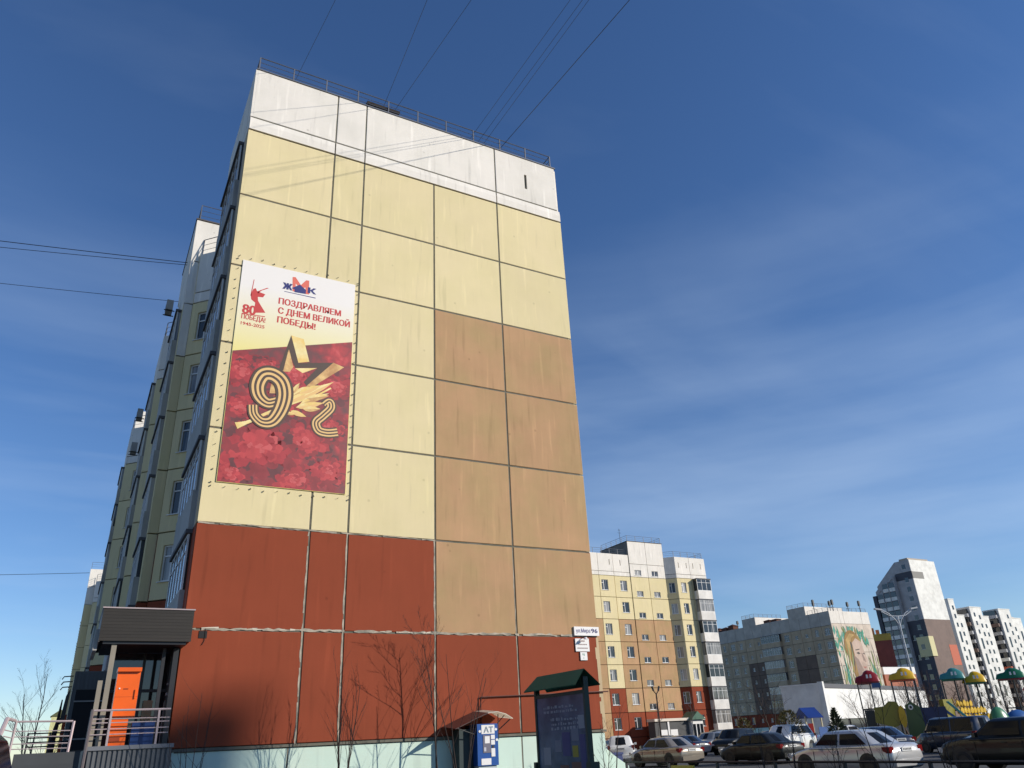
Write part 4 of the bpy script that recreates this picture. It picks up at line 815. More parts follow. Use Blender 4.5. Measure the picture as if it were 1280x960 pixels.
b = MB(); b.box((-0.42, -0.25, 1.96), (-0.34, -0.17, 4.14)); b.build('post', BLACKM, t)
b = MB(); b.box((-1.5, 0.9, 1.96), (-0.06, 0.94, 4.14)); b.build('vestibule_glass', mat('tinted_glass', (0.03, 0.032, 0.035), 0.04, spec=0.9), t)
for x in (-1.5, -0.75, -0.30): b = MB(); b.box((x, 0.84, 1.96), (x+0.06, 0.9, 4.14)); b.build('vestibule_frame', BLACKM, t)
b = MB(); b.box((-1.5, 0.845, 3.2), (-0.06, 0.895, 3.27)); b.build('vestibule_frame', BLACKM, t)
b = MB(); b.box((-0.62, 0.80, 2.3), (-0.40, 0.838, 3.0)); b.build('poster', BEIGE, t)
b = MB(); b.box((-0.20, -0.12, 3.05), (-0.04, 0.05, 3.12)); b.box((-0.20, -0.12, 3.3), (-0.16, 0.05, 3.34)); b.build('bracket', SG, t)
t = thing('porch_railing', 'pinkish metal railing with five rails in front of the orange panel', 'railing', (0, 0, 0))
b = MB(); 
for z, r in ((2.70, 0.028), (2.52, 0.014), (2.44, 0.014), (2.31, 0.014), (2.20, 0.014)): b.tube([(-1.77, -1.04, z), (-0.14, -1.04, z)], r*0.85, 6)
b.build('rails', PINKM, t)
for x in (-1.38, -0.38): b = MB(); b.box((x-0.022, -1.065, 1.96), (x+0.022, -1.02, 2.68)); b.build('post', PINKM, t)
b = MB(); b.tube([(-1.77, -1.04, 2.72), (-1.80, -1.3, 1.2), (-1.82, -1.4, 0.1)], 0.035, 6); b.build('newel_post', mat('brown_grey_paint', (0.12, 0.10, 0.10), 0.5), t)
t = thing('parcel_locker', 'bright orange locker panel standing behind the porch railing', 'locker', (0, 0, 0))
OG = mat('bright_orange_paint', (0.92, 0.13, 0.004), 0.4, 0.02)
b = MB(); b.box((-1.37, -0.82, 2.55), (-0.88, -0.35, 3.60)); b.build('upper_cabinet', OG, t)
b = MB(); b.box((-1.38, -0.80, 1.97), (-1.00, -0.36, 2.545)); b.build('lower_cabinet', OG, t)
b = MB(); b.box((-1.38, -0.90, 3.54), (-0.87, -0.34, 3.63)); b.build('top_cap', OG, t)
b = MB(); b.box((-1.34, -0.805, 2.06), (-1.12, -0.801, 2.14)); b.box((-1.2, -0.825, 3.15), (-1.1, -0.8205, 3.18)); b.build('printed_mark', mat('dark_orange_print', (0.35, 0.05, 0.01)), t)
b = MB(); b.box((-1.30, -0.832, 3.16), (-1.27, -0.8205, 3.19)); b.build('pale_sticker', PLAS, t)
b = MB(); b.box((-0.95, -0.85, 2.95), (-0.925, -0.8205, 3.15)); b.build('handle', OG, t)
b = MB(); b.box((-1.37, -0.8235, 2.99), (-0.88, -0.8205, 2.995)); b.build('door_seam', mat('dark_orange_print', (0, 0, 0)), t)
b = MB(); b.box((-0.90, -0.78, 1.97), (-0.42, -0.4, 2.44)); tag(b.build('storage_box', mat('deep_blue_plastic', (0.01, 0.04, 0.16), 0.4)), 'deep blue box behind the railing, right of the orange locker', 'box')
# annex with dark openings further along the side
t = thing('shop_annex', 'grey corrugated shop front with a black opening, left of the beige post', 'annex', (0, 0, 0))
b = MB(); b.box((-2.22, 14.05, 0), (-0.45, 22, 4.9)); b.build('wall', RIB, t)
b = MB(); b.box((-2.08, 14.0, 2.1), (-0.6, 14.048, 4.22)); b.build('opening', DARK, t)
b = MB(); b.box((-2.1, 13.96, 3.78), (-0.6, 13.998, 3.83)); b.box((-2.1, 13.96, 2.45), (-0.6, 13.998, 2.5)); b.build('transom', SG, t)
rm2 = MB(); rm2.box((0, -0.03, 0), (0.06, -0.002, 0.62)); r2 = rm2.mesh('rib', RIB)
for k in range(13): put('rib', r2, t, (-2.2+0.14*k, 14.05, 4.25))
t = thing('awning_frame', 'small black awning bars sticking out left of the grey annex', 'awning', (-2.25, 14, 4.6))
b = MB()
for k in range(3): b.tube([(0, 0.3*k, 0.12-0.17*k), (-0.32, 0.3*k, 0.10-0.17*k), (-0.38, 0.3*k, 0.0-0.17*k)], 0.022, 5)
b.build('bars', BLACKM, t)
b = MB(); b.extr([(-0.02, -0.3), (-0.14, -0.6), (-0.22, -1.6), (-0.05, -1.5)], -0.05, 0.5); b.build('side_flap', BLACKM, t, fixn=True)
b = MB(); b.tube([(-2.56, 12, 0.0), (-2.56, 12, 2.4), (-2.50, 12, 3.0), (-2.48, 12, 3.75)], 0.14, 8, 0.02); tag(b.build('folded_parasol', mat('black_red_cloth', (0.03, 0.012, 0.015), 0.9)), 'dark folded pointed parasol behind the left railing', 'parasol')
# stair railing at the far left, with steps
t = thing('stair_railing', 'pinkish stair railing with sloping end, far left above grey steps', 'railing', (0, 0, 0))
b = MB()
for z, r in ((2.50, 0.028), (2.31, 0.014), (2.20, 0.014), (2.06, 0.014), (1.96, 0.014)): b.tube([(-3.22, -1.0, z+0.02), (-2.12, -1.0, z)], r*0.8, 6)
for z, r in ((2.62, 0.04), (2.4, 0.014), (2.28, 0.014), (2.12, 0.014)): b.tube([(-3.22, -1.0, z-0.08), (-3.36, -1.4, z-0.05)], r*0.8, 6)
b.build('rails', PINKM, t)
b = MB(); b.tube([(-3.22, -1.0, 1.85), (-3.20, -1.0, 2.53)], 0.03, 6); b.build('post', PINKM, t)
b = MB(); b.tube([(-2.10, -1.0, 2.50), (-2.12, -1.0, 1.86)], 0.03, 6); b.build('post', mat('pale_pink_paint', (0.55, 0.42, 0.42), 0.45), t)
b = MB(); b.tube([(-3.36, -1.4, 2.57), (-3.50, -2.6, 1.6)], 0.045, 6); b.build('sloping_rail', PINKM, t)
t = thing('steps', 'grey stone stair block below the far left railing', 'steps', (0, 0, 0))
b = MB()
b.box((-3.12, -1.1, 0), (-1.98, 2.5, 1.88)); b.build('landing', mat('dark_stone', (0.06, 0.065, 0.07), 0.8, 0.15), t)
for k in range(9): b = MB(); b.box((-3.10, -1.1-0.3*(k+1), 0), (-1.98, -1.1-0.3*k-0.002, 1.66-0.185*k)); b.build('step', mat('dark_stone', (0, 0, 0)), t)
t = thing('railing_back', 'low dark railing behind the far left stair railing', 'railing', (0, 0, 0))
t.name = 'rear_railing'
b = MB()
for z in (2.36, 2.26, 2.16, 2.06): b.tube([(-3.02, 2.0, z), (-2.05, 2.0, z)], 0.016, 5)
b.build('rails', BLACKM, t)
for x in (-3.02, -2.55): b = MB(); b.box((x-0.02, 1.98, 1.88), (x+0.02, 2.02, 2.38)); b.build('post', BLACKM, t)
t = thing('distant_building', 'tiny yellow-lit building far beyond the left railing', 'building', (-4.0, 160, 0))
b = MB(); b.box((-0.6, 0, 0), (2.0, 6, 10.0)); b.build('wall', mat('pale_yellow_wall', (0.62, 0.6, 0.3)), t)
b = MB(); b.extr([(-0.8, 10.0), (0.8, 11.2), (2.2, 10.0)], -0.2, 6.2); b.build('roof', mat('green_brown_roof', (0.1, 0.11, 0.05)), t, fixn=True)
# basement stair cheek to the right of the gable and the blue bin
t = thing('basement_wall', 'sloping mint side wall of a basement stair, right of the gable', 'wall', (0, 0, 0))
b = MB(); b.extr([(12.95, 0), (14.0, 0), (14.0, 0.75), (13.55, 1.02), (12.95, 1.45)], 0.6, 0.8); b.build('wall', MINT, t, fixn=True)
t = thing('waste_bin', 'small dark blue bin beside the mint basement wall', 'bin', (15.9, 4.2, 0))
b = MB(); b.box((-0.28, -0.25, 0.05), (0.28, 0.25, 1.0)); b.build('body', mat('navy_plastic', (0.015, 0.03, 0.13), 0.45), t)
b = MB(); b.box((-0.31, -0.28, 1.0), (0.31, 0.28, 1.08)); b.build('lid', mat('navy_plastic', (0, 0, 0)), t)
# ============================================================ information board with green roof
t = thing('information_board', 'tall dark notice board with a dark green pitched roof, before the red wall', 'notice board', (6.0, -8.45, 0))
BD = bpy.data.materials.new('faded_map_print'); BD.use_nodes = True; _t = BD.node_tree; _p = _t.nodes['Principled BSDF']; _p.inputs['Roughness'].default_value = 0.25
_g = _t.nodes.new('ShaderNodeTexCoord'); _v = _t.nodes.new('ShaderNodeTexVoronoi'); _v.inputs['Scale'].default_value = 5; _v.feature = 'F1'; _t.links.new(_g.outputs['Object'], _v.inputs['Vector'])
_n = _t.nodes.new('ShaderNodeTexNoise'); _n.inputs['Scale'].default_value = 2.2; _n.inputs['Detail'].default_value = 6; _t.links.new(_g.outputs['Object'], _n.inputs['Vector'])
_r = _t.nodes.new('ShaderNodeValToRGB'); _r.color_ramp.elements[0].position = 0.4; _r.color_ramp.elements[0].color = (0.055, 0.075, 0.115, 1); _r.color_ramp.elements[1].position = 0.68; _r.color_ramp.elements[1].color = (0.15, 0.17, 0.24, 1)
_t.links.new(_n.outputs['Fac'], _r.inputs[0]); _t.links.new(_r.outputs[0], _p.inputs['Base Color'])
DG = mat('dark_green_paint', (0.012, 0.03, 0.022), 0.5)
b = MB(); b.box((-0.03, -0.86, 0.55), (0.03, 0.86, 2.38)); b.build('board', BD, t)
for y in (-0.92, 0.86): b = MB(); b.box((-0.05, y, 0), (0.05, y+0.06, 2.66)); b.build('post', DG, t)
for zc in (2.38, 0.485): b = MB(); b.box((-0.045, -0.86, zc), (0.045, 0.86, zc+0.06)); b.build('crossbar', DG, t)
b = MB(); b.box((-0.09, -1.02, 1.05), (0.09, -0.86, 1.25)); b.build('bracket', DG, t); b = MB(); b.box((-0.09, 0.92, 1.05), (0.09, 1.0, 1.25)); b.build('bracket', DG, t)
GRR = mat('bottle_green_metal', (0.012, 0.12, 0.065), 0.65, 0.1, spec=0.2)
b = MB(); b.add([(0, -0.90, 2.80), (0, 0.84, 2.80), (-0.27, 0.95, 2.52), (-0.27, -0.99, 2.52), (0.27, 0.95, 2.52), (0.27, -0.99, 2.52)], [(0, 1, 2, 3), (1, 0, 5, 4)])
b.add([(0, -0.90, 2.785), (0, 0.84, 2.785), (-0.27, 0.95, 2.505), (-0.27, -0.99, 2.505), (0.27, 0.95, 2.505), (0.27, -0.99, 2.505)], [(3, 2, 1, 0), (4, 5, 0, 1)])
b.build('roof', GRR, t)
bo = bpy.data.objects.new('poster', bpy.data.meshes.new('poster')); 
PC = [mat('print_grey_blue', (0.13, 0.15, 0.21), 0.4), mat('print_dull_yellow', (0.30, 0.24, 0.02), 0.4), mat('print_deep_blue', (0.02, 0.03, 0.15), 0.4), mat('print_dull_red', (0.11, 0.04, 0.04), 0.4), mat('print_pale', (0.24, 0.25, 0.29), 0.4)]
for (ya, yb, za, zb_, k) in ((0.25, 0.02, 1.42, 1.62, 0), (-0.02, -0.3, 1.35, 1.75, 2), (-0.36, -0.55, 1.33, 1.52, 1), (-0.30, -0.62, 1.05, 1.25, 3), (-0.35, -0.6, 1.6, 1.8, 0), (0.1, -0.2, 0.9, 1.2, 3), (0.68, 0.42, 1.2, 1.5, 4), (0.62, 0.3, 0.85, 1.1, 0), (-0.62, -0.82, 1.8, 2.02, 4), (0.32, 0.12, 0.8, 1.0, 4), (-0.62, -0.8, 0.9, 1.7, 2), (-0.05, -0.28, 0.7, 0.86, 1)):
    b = MB(); b.box((-0.034, min(ya, yb), za), (-0.0305, max(ya, yb), zb_)); b.build('poster', PC[k], t)
b = MB(); random.seed(4)
for z in (2.2, 2.12, 1.98, 1.9, 1.82):
    y = 0.6 if z > 2 else 0.35
    while y > -0.6 - (2-z)*0.3: w = random.uniform(0.02, 0.09); b.box((-0.033, y-w, z-0.025), (-0.0305, y, z+random.uniform(0, 0.03))); y -= w+random.uniform(0.02, 0.07)
b.build('faded_lettering', PC[4], t)
# ============================================================ blue vending cabinet with canopy
VB = mat('royal_blue_enamel', (0.01, 0.075, 0.30), 0.35); VD = mat('dark_green_cabinet', (0.012, 0.028, 0.03), 0.5)
t = thing('vending_machine', 'small blue and white vending cabinet under a curved canopy before the mint base', 'vending machine', (7.95, -0.42, 0)); t.scale = (1.08, 0.9, 1.0)
b = MB(); b.box((-0.02, -0.4, 1.06), (0.58, 0.2, 2.12)); b.build('cabinet', VB, t)
b = MB(); b.box((-0.02, 0.2, 0.35), (0.58, 0.44, 2.1)); b.box((-0.42, -0.1, 0.2), (-0.03, 0.4, 2.0)); b.build('rear_housing', VD, t)
b = MB(); b.box((0.02, -0.35, 0), (0.54, 0.15, 1.055)); b.build('pedestal', mat('pale_pedestal', (0.5, 0.55, 0.55)), t)
for (xa, xb, za, zb_, m) in ((0.10, 0.48, 1.86, 2.09, PLAS), (0.14, 0.36, 1.38, 1.83, mat('grey_screen_panel', (0.17, 0.16, 0.20), 0.3)), (0.19, 0.33, 1.62, 1.80, PLAS), (0.37, 0.48, 1.72, 1.83, PLAS), (0.37, 0.48, 1.58, 1.70, PLAS), (0.40, 0.46, 1.50, 1.56, BLACKM), (0.37, 0.48, 1.28, 1.49, PLAS), (0.08, 0.36, 1.08, 1.24, PLAS), (0.16, 0.22, 1.42, 1.52, mat('pale_button', (0.5, 0.5, 0.55)))):
    b = MB(); b.box((xa, -0.412-(0.004 if xb-xa < 0.2 else 0), za), (xb, -0.401, zb_)); b.build('front_panel', m, t)
for x, z in ((0.52, 1.97), (0.54, 1.70), (0.05, 1.93)): b = MB(); b.tube([(x, -0.415, z), (x, -0.401, z)], 0.035, 10); b.build('round_sticker', PLAS, t)
text('АТ', 0.16, 0.44, 1.90, 0.14, mat('print_grey', (0.2, 0.25, 0.3)), -0.4175, t, bold=0.03)
b = MB(); prof = [(-0.72, 2.02), (-0.45, 2.13), (-0.1, 2.28), (0.22, 2.40), (0.5, 2.43), (0.75, 2.36), (0.95, 2.24)]
for i in range(len(prof)-1):
    (xa, za), (xb, zb_) = prof[i], prof[i+1]; b.cur = 0 if i < 3 else 1
    b.quad((xa, -0.62, za), (xb, -0.62, zb_), (xb, 0.40, zb_+0.08), (xa, 0.40, za+0.08)); b.quad((xa, 0.40, za+0.06), (xb, 0.40, zb_+0.06), (xb, -0.62, zb_-0.02), (xa, -0.62, za-0.02))
    b.quad((xa, -0.62, za-0.02), (xb, -0.62, zb_-0.02), (xb, -0.62, zb_), (xa, -0.62, za))
TR = bpy.data.materials.new('cloudy_polycarbonate'); TR.use_nodes = True; _p = TR.node_tree.nodes['Principled BSDF']; _p.inputs['Base Color'].default_value = (0.80, 0.76, 0.66, 1); _p.inputs['Roughness'].default_value = 0.3; _p.inputs['Transmission Weight'].default_value = 0.15
_tl = TR.node_tree.nodes.new('ShaderNodeBsdfTranslucent'); _tl.inputs[0].default_value = (0.9, 0.85, 0.72, 1); _ms = TR.node_tree.nodes.new('ShaderNodeMixShader'); _ms.inputs[0].default_value = 0.45; TR.node_tree.links.new(_p.outputs[0], _ms.inputs[1]); TR.node_tree.links.new(_tl.outputs[0], _ms.inputs[2]); TR.node_tree.links.new(_ms.outputs[0], TR.node_tree.nodes['Material Output'].inputs[0])
b.build('canopy', [mat('dark_brown_sheet', (0.07, 0.035, 0.03), 0.4), TR], t)
b = MB(); b.tube([(0.58, -0.3, 1.9), (0.92, -0.5, 2.22)], 0.015, 5); b.tube([(0.60, -0.3, 2.1), (0.75, -0.5, 2.33)], 0.012, 5); b.tube([(-0.02, -0.3, 1.85), (-0.65, -0.5, 2.04)], 0.015, 5); b.tube([(0.60, -0.4, 1.7), (0.6, -0.4, 2.36)], 0.012, 5); b.build('canopy_brace', BLACKM, t)
# ============================================================ bare trees
BARK = mat('dark_bark', (0.045, 0.03, 0.024), 0.9, 0.3); BARKB = mat('grey_birch_bark', (0.14, 0.13, 0.12), 0.9, 0.4, scale=4)
def bare_tree(x, y, h, label, seed, r0=0.03, stems=1, spread=0.25, mt=None, lean=(0, 0), levels=3, density=1.0, grp=None, start=0.35, upright=0.85):
    rd = random.Random(seed); t = thing('bare_tree', label, 'tree', (x, y, 0), 0, grp); tr = MB(); br = MB()
    def grow(p, d, L, r, lv, mb):
        n = 5 if lv == 0 else 4; pts = [p]; dd = Vector(d)
        for i in range(n):
            dd = (dd+Vector((rd.uniform(-1, 1), rd.uniform(-1, 1), rd.uniform(-0.1, 0.6)))*(0.07 if lv == 0 else 0.16)).normalized(); pts.append(pts[-1]+dd*L/n)
        mb.tube(pts, r, 5 if lv < 2 else 3, r*0.25, cap=False)
        if lv >= levels: return
        m = int((9 if lv == 0 else 6)*density)
        for i in range(m):
            f = start+(1-start)*(i+rd.random())/m if lv == 0 else 0.2+0.8*(i+rd.random())/m
            k = min(int(f*n), n-1); q = pts[k].lerp(pts[k+1], f*n-k)
            a = rd.uniform(0, 2*pi); side = Vector((cos(a), sin(a), 0)); nd = (dd*upright+side*rd.uniform(0.35, 0.75)*(1+spread)).normalized()
            grow(q, nd, L*rd.uniform(0.30, 0.5)*(1.1-f*0.5), max(r*(1-f*0.7)*0.5, 0.0035), lv+1, br)
    for s in range(stems):
        a = 2*pi*s/stems+rd.random(); sp = spread if stems > 1 else 0.02
        d = Vector((cos(a)*sp+lean[0], sin(a)*sp+lean[1], 1)).normalized()
        grow(Vector((0.04*cos(a)*(stems > 1), 0.04*sin(a)*(stems > 1), 0)), d, h*rd.uniform(0.8, 1.0) if stems > 1 else h, r0, 0, tr)
    tr.build('trunk', mt or BARK, t); br.build('branches', mt or BARK, t); return t
bare_tree(0.35, -1.5, 3.1, 'bare shrub of long upright twigs at the left corner of the mint base', 3, 0.014, 6, 0.22, levels=1, density=0.5)
bare_tree(4.0, -1.15, 3.4, 'bare sapling with steep upright branches left of the middle of the gable', 12, 0.022, 5, 0.09, levels=2, density=0.7, upright=2.2)
bare_tree(6.78, -0.7, 4.3, 'tallest bare tree in front of the gable, pale trunk and spreading twigs', 21, 0.028, 1, 0.3, lean=(-0.06, 0), levels=3, density=1.15, start=0.4, upright=1.3)
bare_tree(7.1, -1.5, 4.0, 'bare multi-stemmed shrub rising beside the blue vending cabinet', 33, 0.02, 4, 0.16, levels=2, density=0.55, upright=1.2)
bare_tree(10.65, -3.2, 2.5, 'thin leaning bare sapling with a forked tip right of the notice board', 5, 0.022, 1, 0.2, lean=(0.22, 0), levels=1, density=0.5, start=0.75)
bare_tree(-3.75, 32, 6.5, 'bare birch beyond the railing at the far left', 8, 0.06, 2, 0.10, BARKB, levels=3, density=1.1)
bare_tree(-3.0, 26, 3.6, 'low bare shrub under the birch at the far left', 9, 0.03, 4, 0.3, BARKB, levels=2)
for i, (x, y, h, lab) in enumerate(((11.9, -1.2, 2.0, 'bare sapling at the fence in front of the light silver sedan'), (12.2, -7.2, 2.15, 'bare sapling at the fence in front of the black sedan\'s boot'), (12.3, -8.0, 1.9, 'short twiggy sapling right of the black sedan\'s number plate'), (11.8, -9.6, 1.6, 'tiny sapling in front of the white sedan\'s front wheel'), (12.1, -10.55, 2.25, 'sapling with a fork in front of the white sedan\'s boot'), (12.0, -12.0, 2.1, 'last sapling along the fence before the black wagon'))):
    bare_tree(x, y, h, lab, 40+i, 0.016, 2, 0.12, levels=2, density=0.8, grp='saplings along the low fence', start=0.2)
bare_tree(47.5, 27, 5.2, 'bare tree in front of the grey shaded wall of the white hall', 61, 0.07, 2, 0.25, levels=3)
bare_tree(52, 30, 4.2, 'small bare tree in front of the sunlit wall of the white hall', 62, 0.05, 1, 0.25, levels=3)
bare_tree(58, 22, 5.2, 'bare tree between the orange and the blue-green play roofs', 63, 0.06, 2, 0.25, levels=3)
for i, (x, y, h) in enumerate(((60, 24, 4.6), (64.5, 24, 4.8), (68, 23, 4.4), (71, 22, 4.8), (74, 21, 4.5), (66, 27, 5.0), (55.5, 24, 4.4))):
    bare_tree(x, y, h, 'brownish bare bush in the thicket, '+('behind the turquoise roof', 'between the lower yellow and green roofs', 'behind the green roof', 'right of the green roof', 'rightmost at the edge of the view', 'farthest back behind the yellow scales', 'leftmost, before the brown tower')[i], 80+i, 0.05, 4, 0.35, mat('brown_twigs', (0.10, 0.055, 0.04), 0.9), levels=3, density=1.2, grp='thicket behind the playground')
bare_tree(62, 20, 4.8, 'bare tree behind the yellow climbing net', 64, 0.06, 2, 0.3, levels=3)
bare_tree(66, 18, 4.6, 'bare tree left of the green play roof', 65, 0.06, 2, 0.3, levels=3)
for i, (x, lab) in enumerate(((58, 'bare street tree before the red entrance wall, leftmost of three'), (63.0, 'bare street tree before the red entrance wall, middle of three'), (70.5, 'bare street tree at the right end of the sunlit block'))):
    bare_tree(x, 55, 5.5, lab, 70+i, 0.06, 1, 0.25, BARKB, levels=2)
# evergreen and shrub made of many small faces
def leafy(x, y, h, w, label, col, seed, name='conifer', cone=True, n=900):
    rd = random.Random(seed); t = thing(name, label, 'tree' if cone else 'bush', (x, y, 0))
    b = MB(); b.tube([(0, 0, 0), (0, 0, h*0.95)], 0.06, 6, 0.01); b.build('trunk', BARK, t)
    c = MB()
    for i in range(n):
        f = rd.random()**0.8; z = 0.15*h+f*0.85*h; R_ = w*((1-f)**0.75 if cone else sqrt(max(0, 1-(2*f-1)**2))+0.1)*rd.uniform(0.5, 1.12); a = rd.uniform(0, 2*pi)
        p = Vector((R_*cos(a), R_*sin(a), z+rd.uniform(-.05, .05))); s = rd.uniform(0.05, 0.13); u = Vector((cos(a), sin(a), rd.uniform(0.2, 1.4))).normalized(); v = u.cross(Vector((rd.uniform(-1, 1), rd.uniform(-1, 1), rd.uniform(-1, 1)))).normalized()
        c.add([p-u*s-v*s*0.4, p-u*s+v*s*0.4, p+u*s*1.3], [(0, 1, 2)])
    c.build('crown', mat(col[0], col[1], 0.9, 0.3), t); return t
leafy(36.6, 11.4, 2.5, 0.75, 'small dark spruce before the white hall, right of the blue-roofed playhouse', ('spruce_green', (0.035, 0.05, 0.022)), 3)
leafy(42.5, 20.5, 2.7, 0.8, 'olive-yellow bush left of the blue-roofed playhouse', ('olive_leaves', (0.10, 0.085, 0.02)), 4, 'bush', False)
leafy(45.0, 27.5, 2.4, 0.6, 'small yellow-green bush under the grey shaded block', ('olive_leaves', (0, 0, 0)), 6, 'bush', False, 500)
# ============================================================ street lamps
t = thing('street_lamp', 'tall grey double-armed street lamp before the brown tower', 'street lamp', (57.0, 20.4, 0), radians(-20))
LM = mat('galvanised_steel', (0.50, 0.53, 0.57), 0.4, 0.1)
b = MB(); b.tube([(0, 0, 0), (0, 0, 9.5)], 0.10, 8, 0.06); b.build('pole', LM, t)
for s in (-1, 1):
    b = MB(); b.tube([(0, 0, 8.7), (0.25*s, 0, 9.2), (0.75*s, 0, 9.75), (1.35*s, 0, 10.05)], 0.035, 6); b.tube([(0, 0, 9.5), (0.7*s, 0, 9.55), (1.35*s, 0, 9.9)], 0.035, 6); b.build('arm', LM, t)
    b = MB(); b.box((0, -0.13, -0.05), (0.62, 0.13, 0.07)); o = b.build('lamp_head', LM, t, (1.3*s, 0, 10.05)); o.rotation_euler = (0, -0.15*s if s > 0 else pi+0.15, 0)
t = thing('street_lamp', 'short dark lamp post with a Y-shaped top before the sunlit block', 'street lamp', (46.5, 40, 0))
b = MB(); b.tube([(0, 0, 0), (0, 0, 5.0)], 0.07, 6); b.build('pole', BARK, t)
for s in (-1, 1): b = MB(); b.tube([(0, 0, 5.0), (0.28*s, 0, 5.3)], 0.05, 5); b.build('arm', BARK, t); b = MB(); b.tube([(0.28*s, 0, 5.3), (0.42*s, 0, 5.7)], 0.09, 6); b.build('lamp_head', BLACKM, t)
# ============================================================ playground
def gloss(n, c): return mat(n, c, 0.3, 0.05)
PR = gloss('red_play_plastic', (0.24, 0.008, 0.008)); PO = gloss('orange_play_plastic', (0.60, 0.09, 0.01)); PY = gloss('yellow_play_plastic', (0.62, 0.38, 0.008)); PG = gloss('green_play_plastic', (0.008, 0.13, 0.06)); PB = gloss('blue_play_plastic', (0.03, 0.10, 0.30)); PT = gloss('turquoise_play_plastic', (0.04, 0.22, 0.22)); PD = mat('dark_play_post', (0.03, 0.035, 0.04), 0.4)
def shell_roof(root, x, y, z, L, Wd, H, m, m2, hump=0.65):
    """a moulded beetle-like roof: long hump with a lower nose"""
    b = MB(); nx, ny = 20, 8; V = []
    for i in range(nx+1):
        u = i/nx; PF = [(0, 0.12), (0.05, 0.45), (0.2, 0.56), (0.33, 0.60), (0.42, 0.90), (0.55, 1.0), (0.72, 0.93), (0.88, 0.70), (0.96, 0.48), (1, 0.12)]
        q = max(k for k in range(len(PF)-1) if PF[k][0] <= u+1e-6); f = (u-PF[q][0])/(PF[q+1][0]-PF[q][0]); top = H*(PF[q][1]+(PF[q+1][1]-PF[q][1])*f)
        for j in range(ny+1):
            v = j/ny*2-1; V.append((x-L/2+L*u, y+v*Wd/2*(0.75+0.25*sin(pi*u)), z+top*(1-v**4)**0.6 if abs(v) < 1 else z))
    k = ny+1; b.add(V, [(i*k+j, i*k+j+1, (i+1)*k+j+1, (i+1)*k+j) for i in range(nx) for j in range(ny)])
    o = b.build('roof_shell', m, root, smooth=True)
    s = MB(); s.box((x-L/2+0.1, y-Wd/2+0.12, z-0.12), (x+L/2-0.1, y+Wd/2-0.12, z-0.01)); s.build('roof_rim', m2, root)
    for q in (0.52, 0.66):
        e = MB(); cx = x-L/2+L*q; e.add([(cx-0.07, y-Wd*0.50, z+H*0.30), (cx+0.07, y-Wd*0.50, z+H*0.30), (cx+0.06, y-Wd*0.46, z+H*0.60), (cx-0.06, y-Wd*0.46, z+H*0.60)], [(0, 1, 2, 3)]); e.build('roof_light', PLAS, root)
    return o
def play_tower(x, y, z, L, rm, rm2, label, deck=None, hyp=True, rot=0.0):
    t = thing('play_tower', label, 'play tower', (x, y, 0), rot)
    for px in (-L/2+0.12, 0.1, L/2-0.12):
        for py in (-0.5, 0.5):
            b = MB(); b.tube([(px, py, 0), (px, py, z-0.02)], 0.04, 6); b.build('post', PD, t)
    shell_roof(t, 0, 0, z, L, 1.4, 0.78, rm, rm2)
    if deck is not None: b = MB(); b.box((-L/2+0.1, -0.5, deck-0.08), (0.2, 0.5, deck)); b.build('deck', PD, t)
    return t
t = play_tower(45.9, 16, 4.15, 1.6, PR, PR, 'play tower with a dark red moulded roof, leftmost in the playground', 2.5, rot=-0.9)
b = MB(); b.box((-0.6, -0.5, 0.6), (0.0, 0.5, 2.4)); b.build('panel', PD, t)
b = MB(); b.box((0.2, -0.78, 3.75), (0.75, -0.72, 4.05)); b.build('side_panel', PB, t)
t = play_tower(49.6, 16.0, 4.3, 1.75, PY, PO, 'play tower with an orange and yellow moulded roof', 2.4, rot=-0.9)
b = MB(); b.box((0.1, -0.7, 0.8), (0.7, -0.66, 2.4)); b.build('panel', PG, t)
t = play_tower(55.6, 16.2, 4.3, 1.7, PT, PG, 'play tower with turquoise roof, third from the left', 2.2, rot=-0.95)
t = play_tower(57.2, 15.6, 4.0, 1.6, PY, PG, 'lower play tower with a dull yellow roof', 2.2, rot=-0.95)
t = play_tower(62.3, 15.8, 4.25, 2.0, PG, PR, 'play tower with a dark green moulded roof, rightmost', 2.2, rot=-1.0)
b = MB(); b.tube([(0.5, -0.8, 4.1), (0.9, -0.8, 4.2), (1.0, -0.9, 3.8), (0.6, -0.9, 3.4), (0.7, -1.0, 2.8), (0.5, -1.0, 2.4)], 0.09, 8); b.build('spiral_bar', gloss('pink_play_plastic', (0.4, 0.04, 0.07)), t)
t = thing('animal_play_panel', 'olive-yellow animal-shaped play panel under the red and orange roofs', 'play panel', (44.9, 14.2, 0), -0.85); t.scale = (0.85, 0.85, 0.95)
b = MB(); b.extr([(-1.0, 1.7), (-0.9, 2.65), (-0.2, 2.7), (0.2, 3.0), (0.75, 2.95), (0.95, 2.5), (0.9, 1.6), (0.3, 1.35)], -0.12, 0.12); b.build('body', gloss('olive_play_plastic', (0.23, 0.20, 0.015)), t, fixn=True)
b = MB(); b.extr([(p[0]*0.25+0.95, 2.0+p[1]*0.7) for p in [(cos(a*pi/6), sin(a*pi/6)) for a in range(12)]], -0.35, -0.2); b.build('ear', PY, t, fixn=True)
b = MB(); b.extr([(1.1, 0.6), (1.3, 2.7), (1.75, 2.9), (2.3, 2.5), (2.4, 0.4), (1.6, 0.3)], -0.1, 0.15); b.build('trunk_panel', gloss('moss_play_plastic', (0.06, 0.10, 0.03)), t, fixn=True)
b = MB(); b.tube([(1.65, -0.14, 2.55), (1.65, -0.2, 2.55)], 0.17, 14); b.build('eye_ring', PLAS, t)
b = MB(); b.tube([(1.65, -0.2, 2.55), (1.65, -0.23, 2.55)], 0.09, 12); b.build('eye', BLACKM, t)
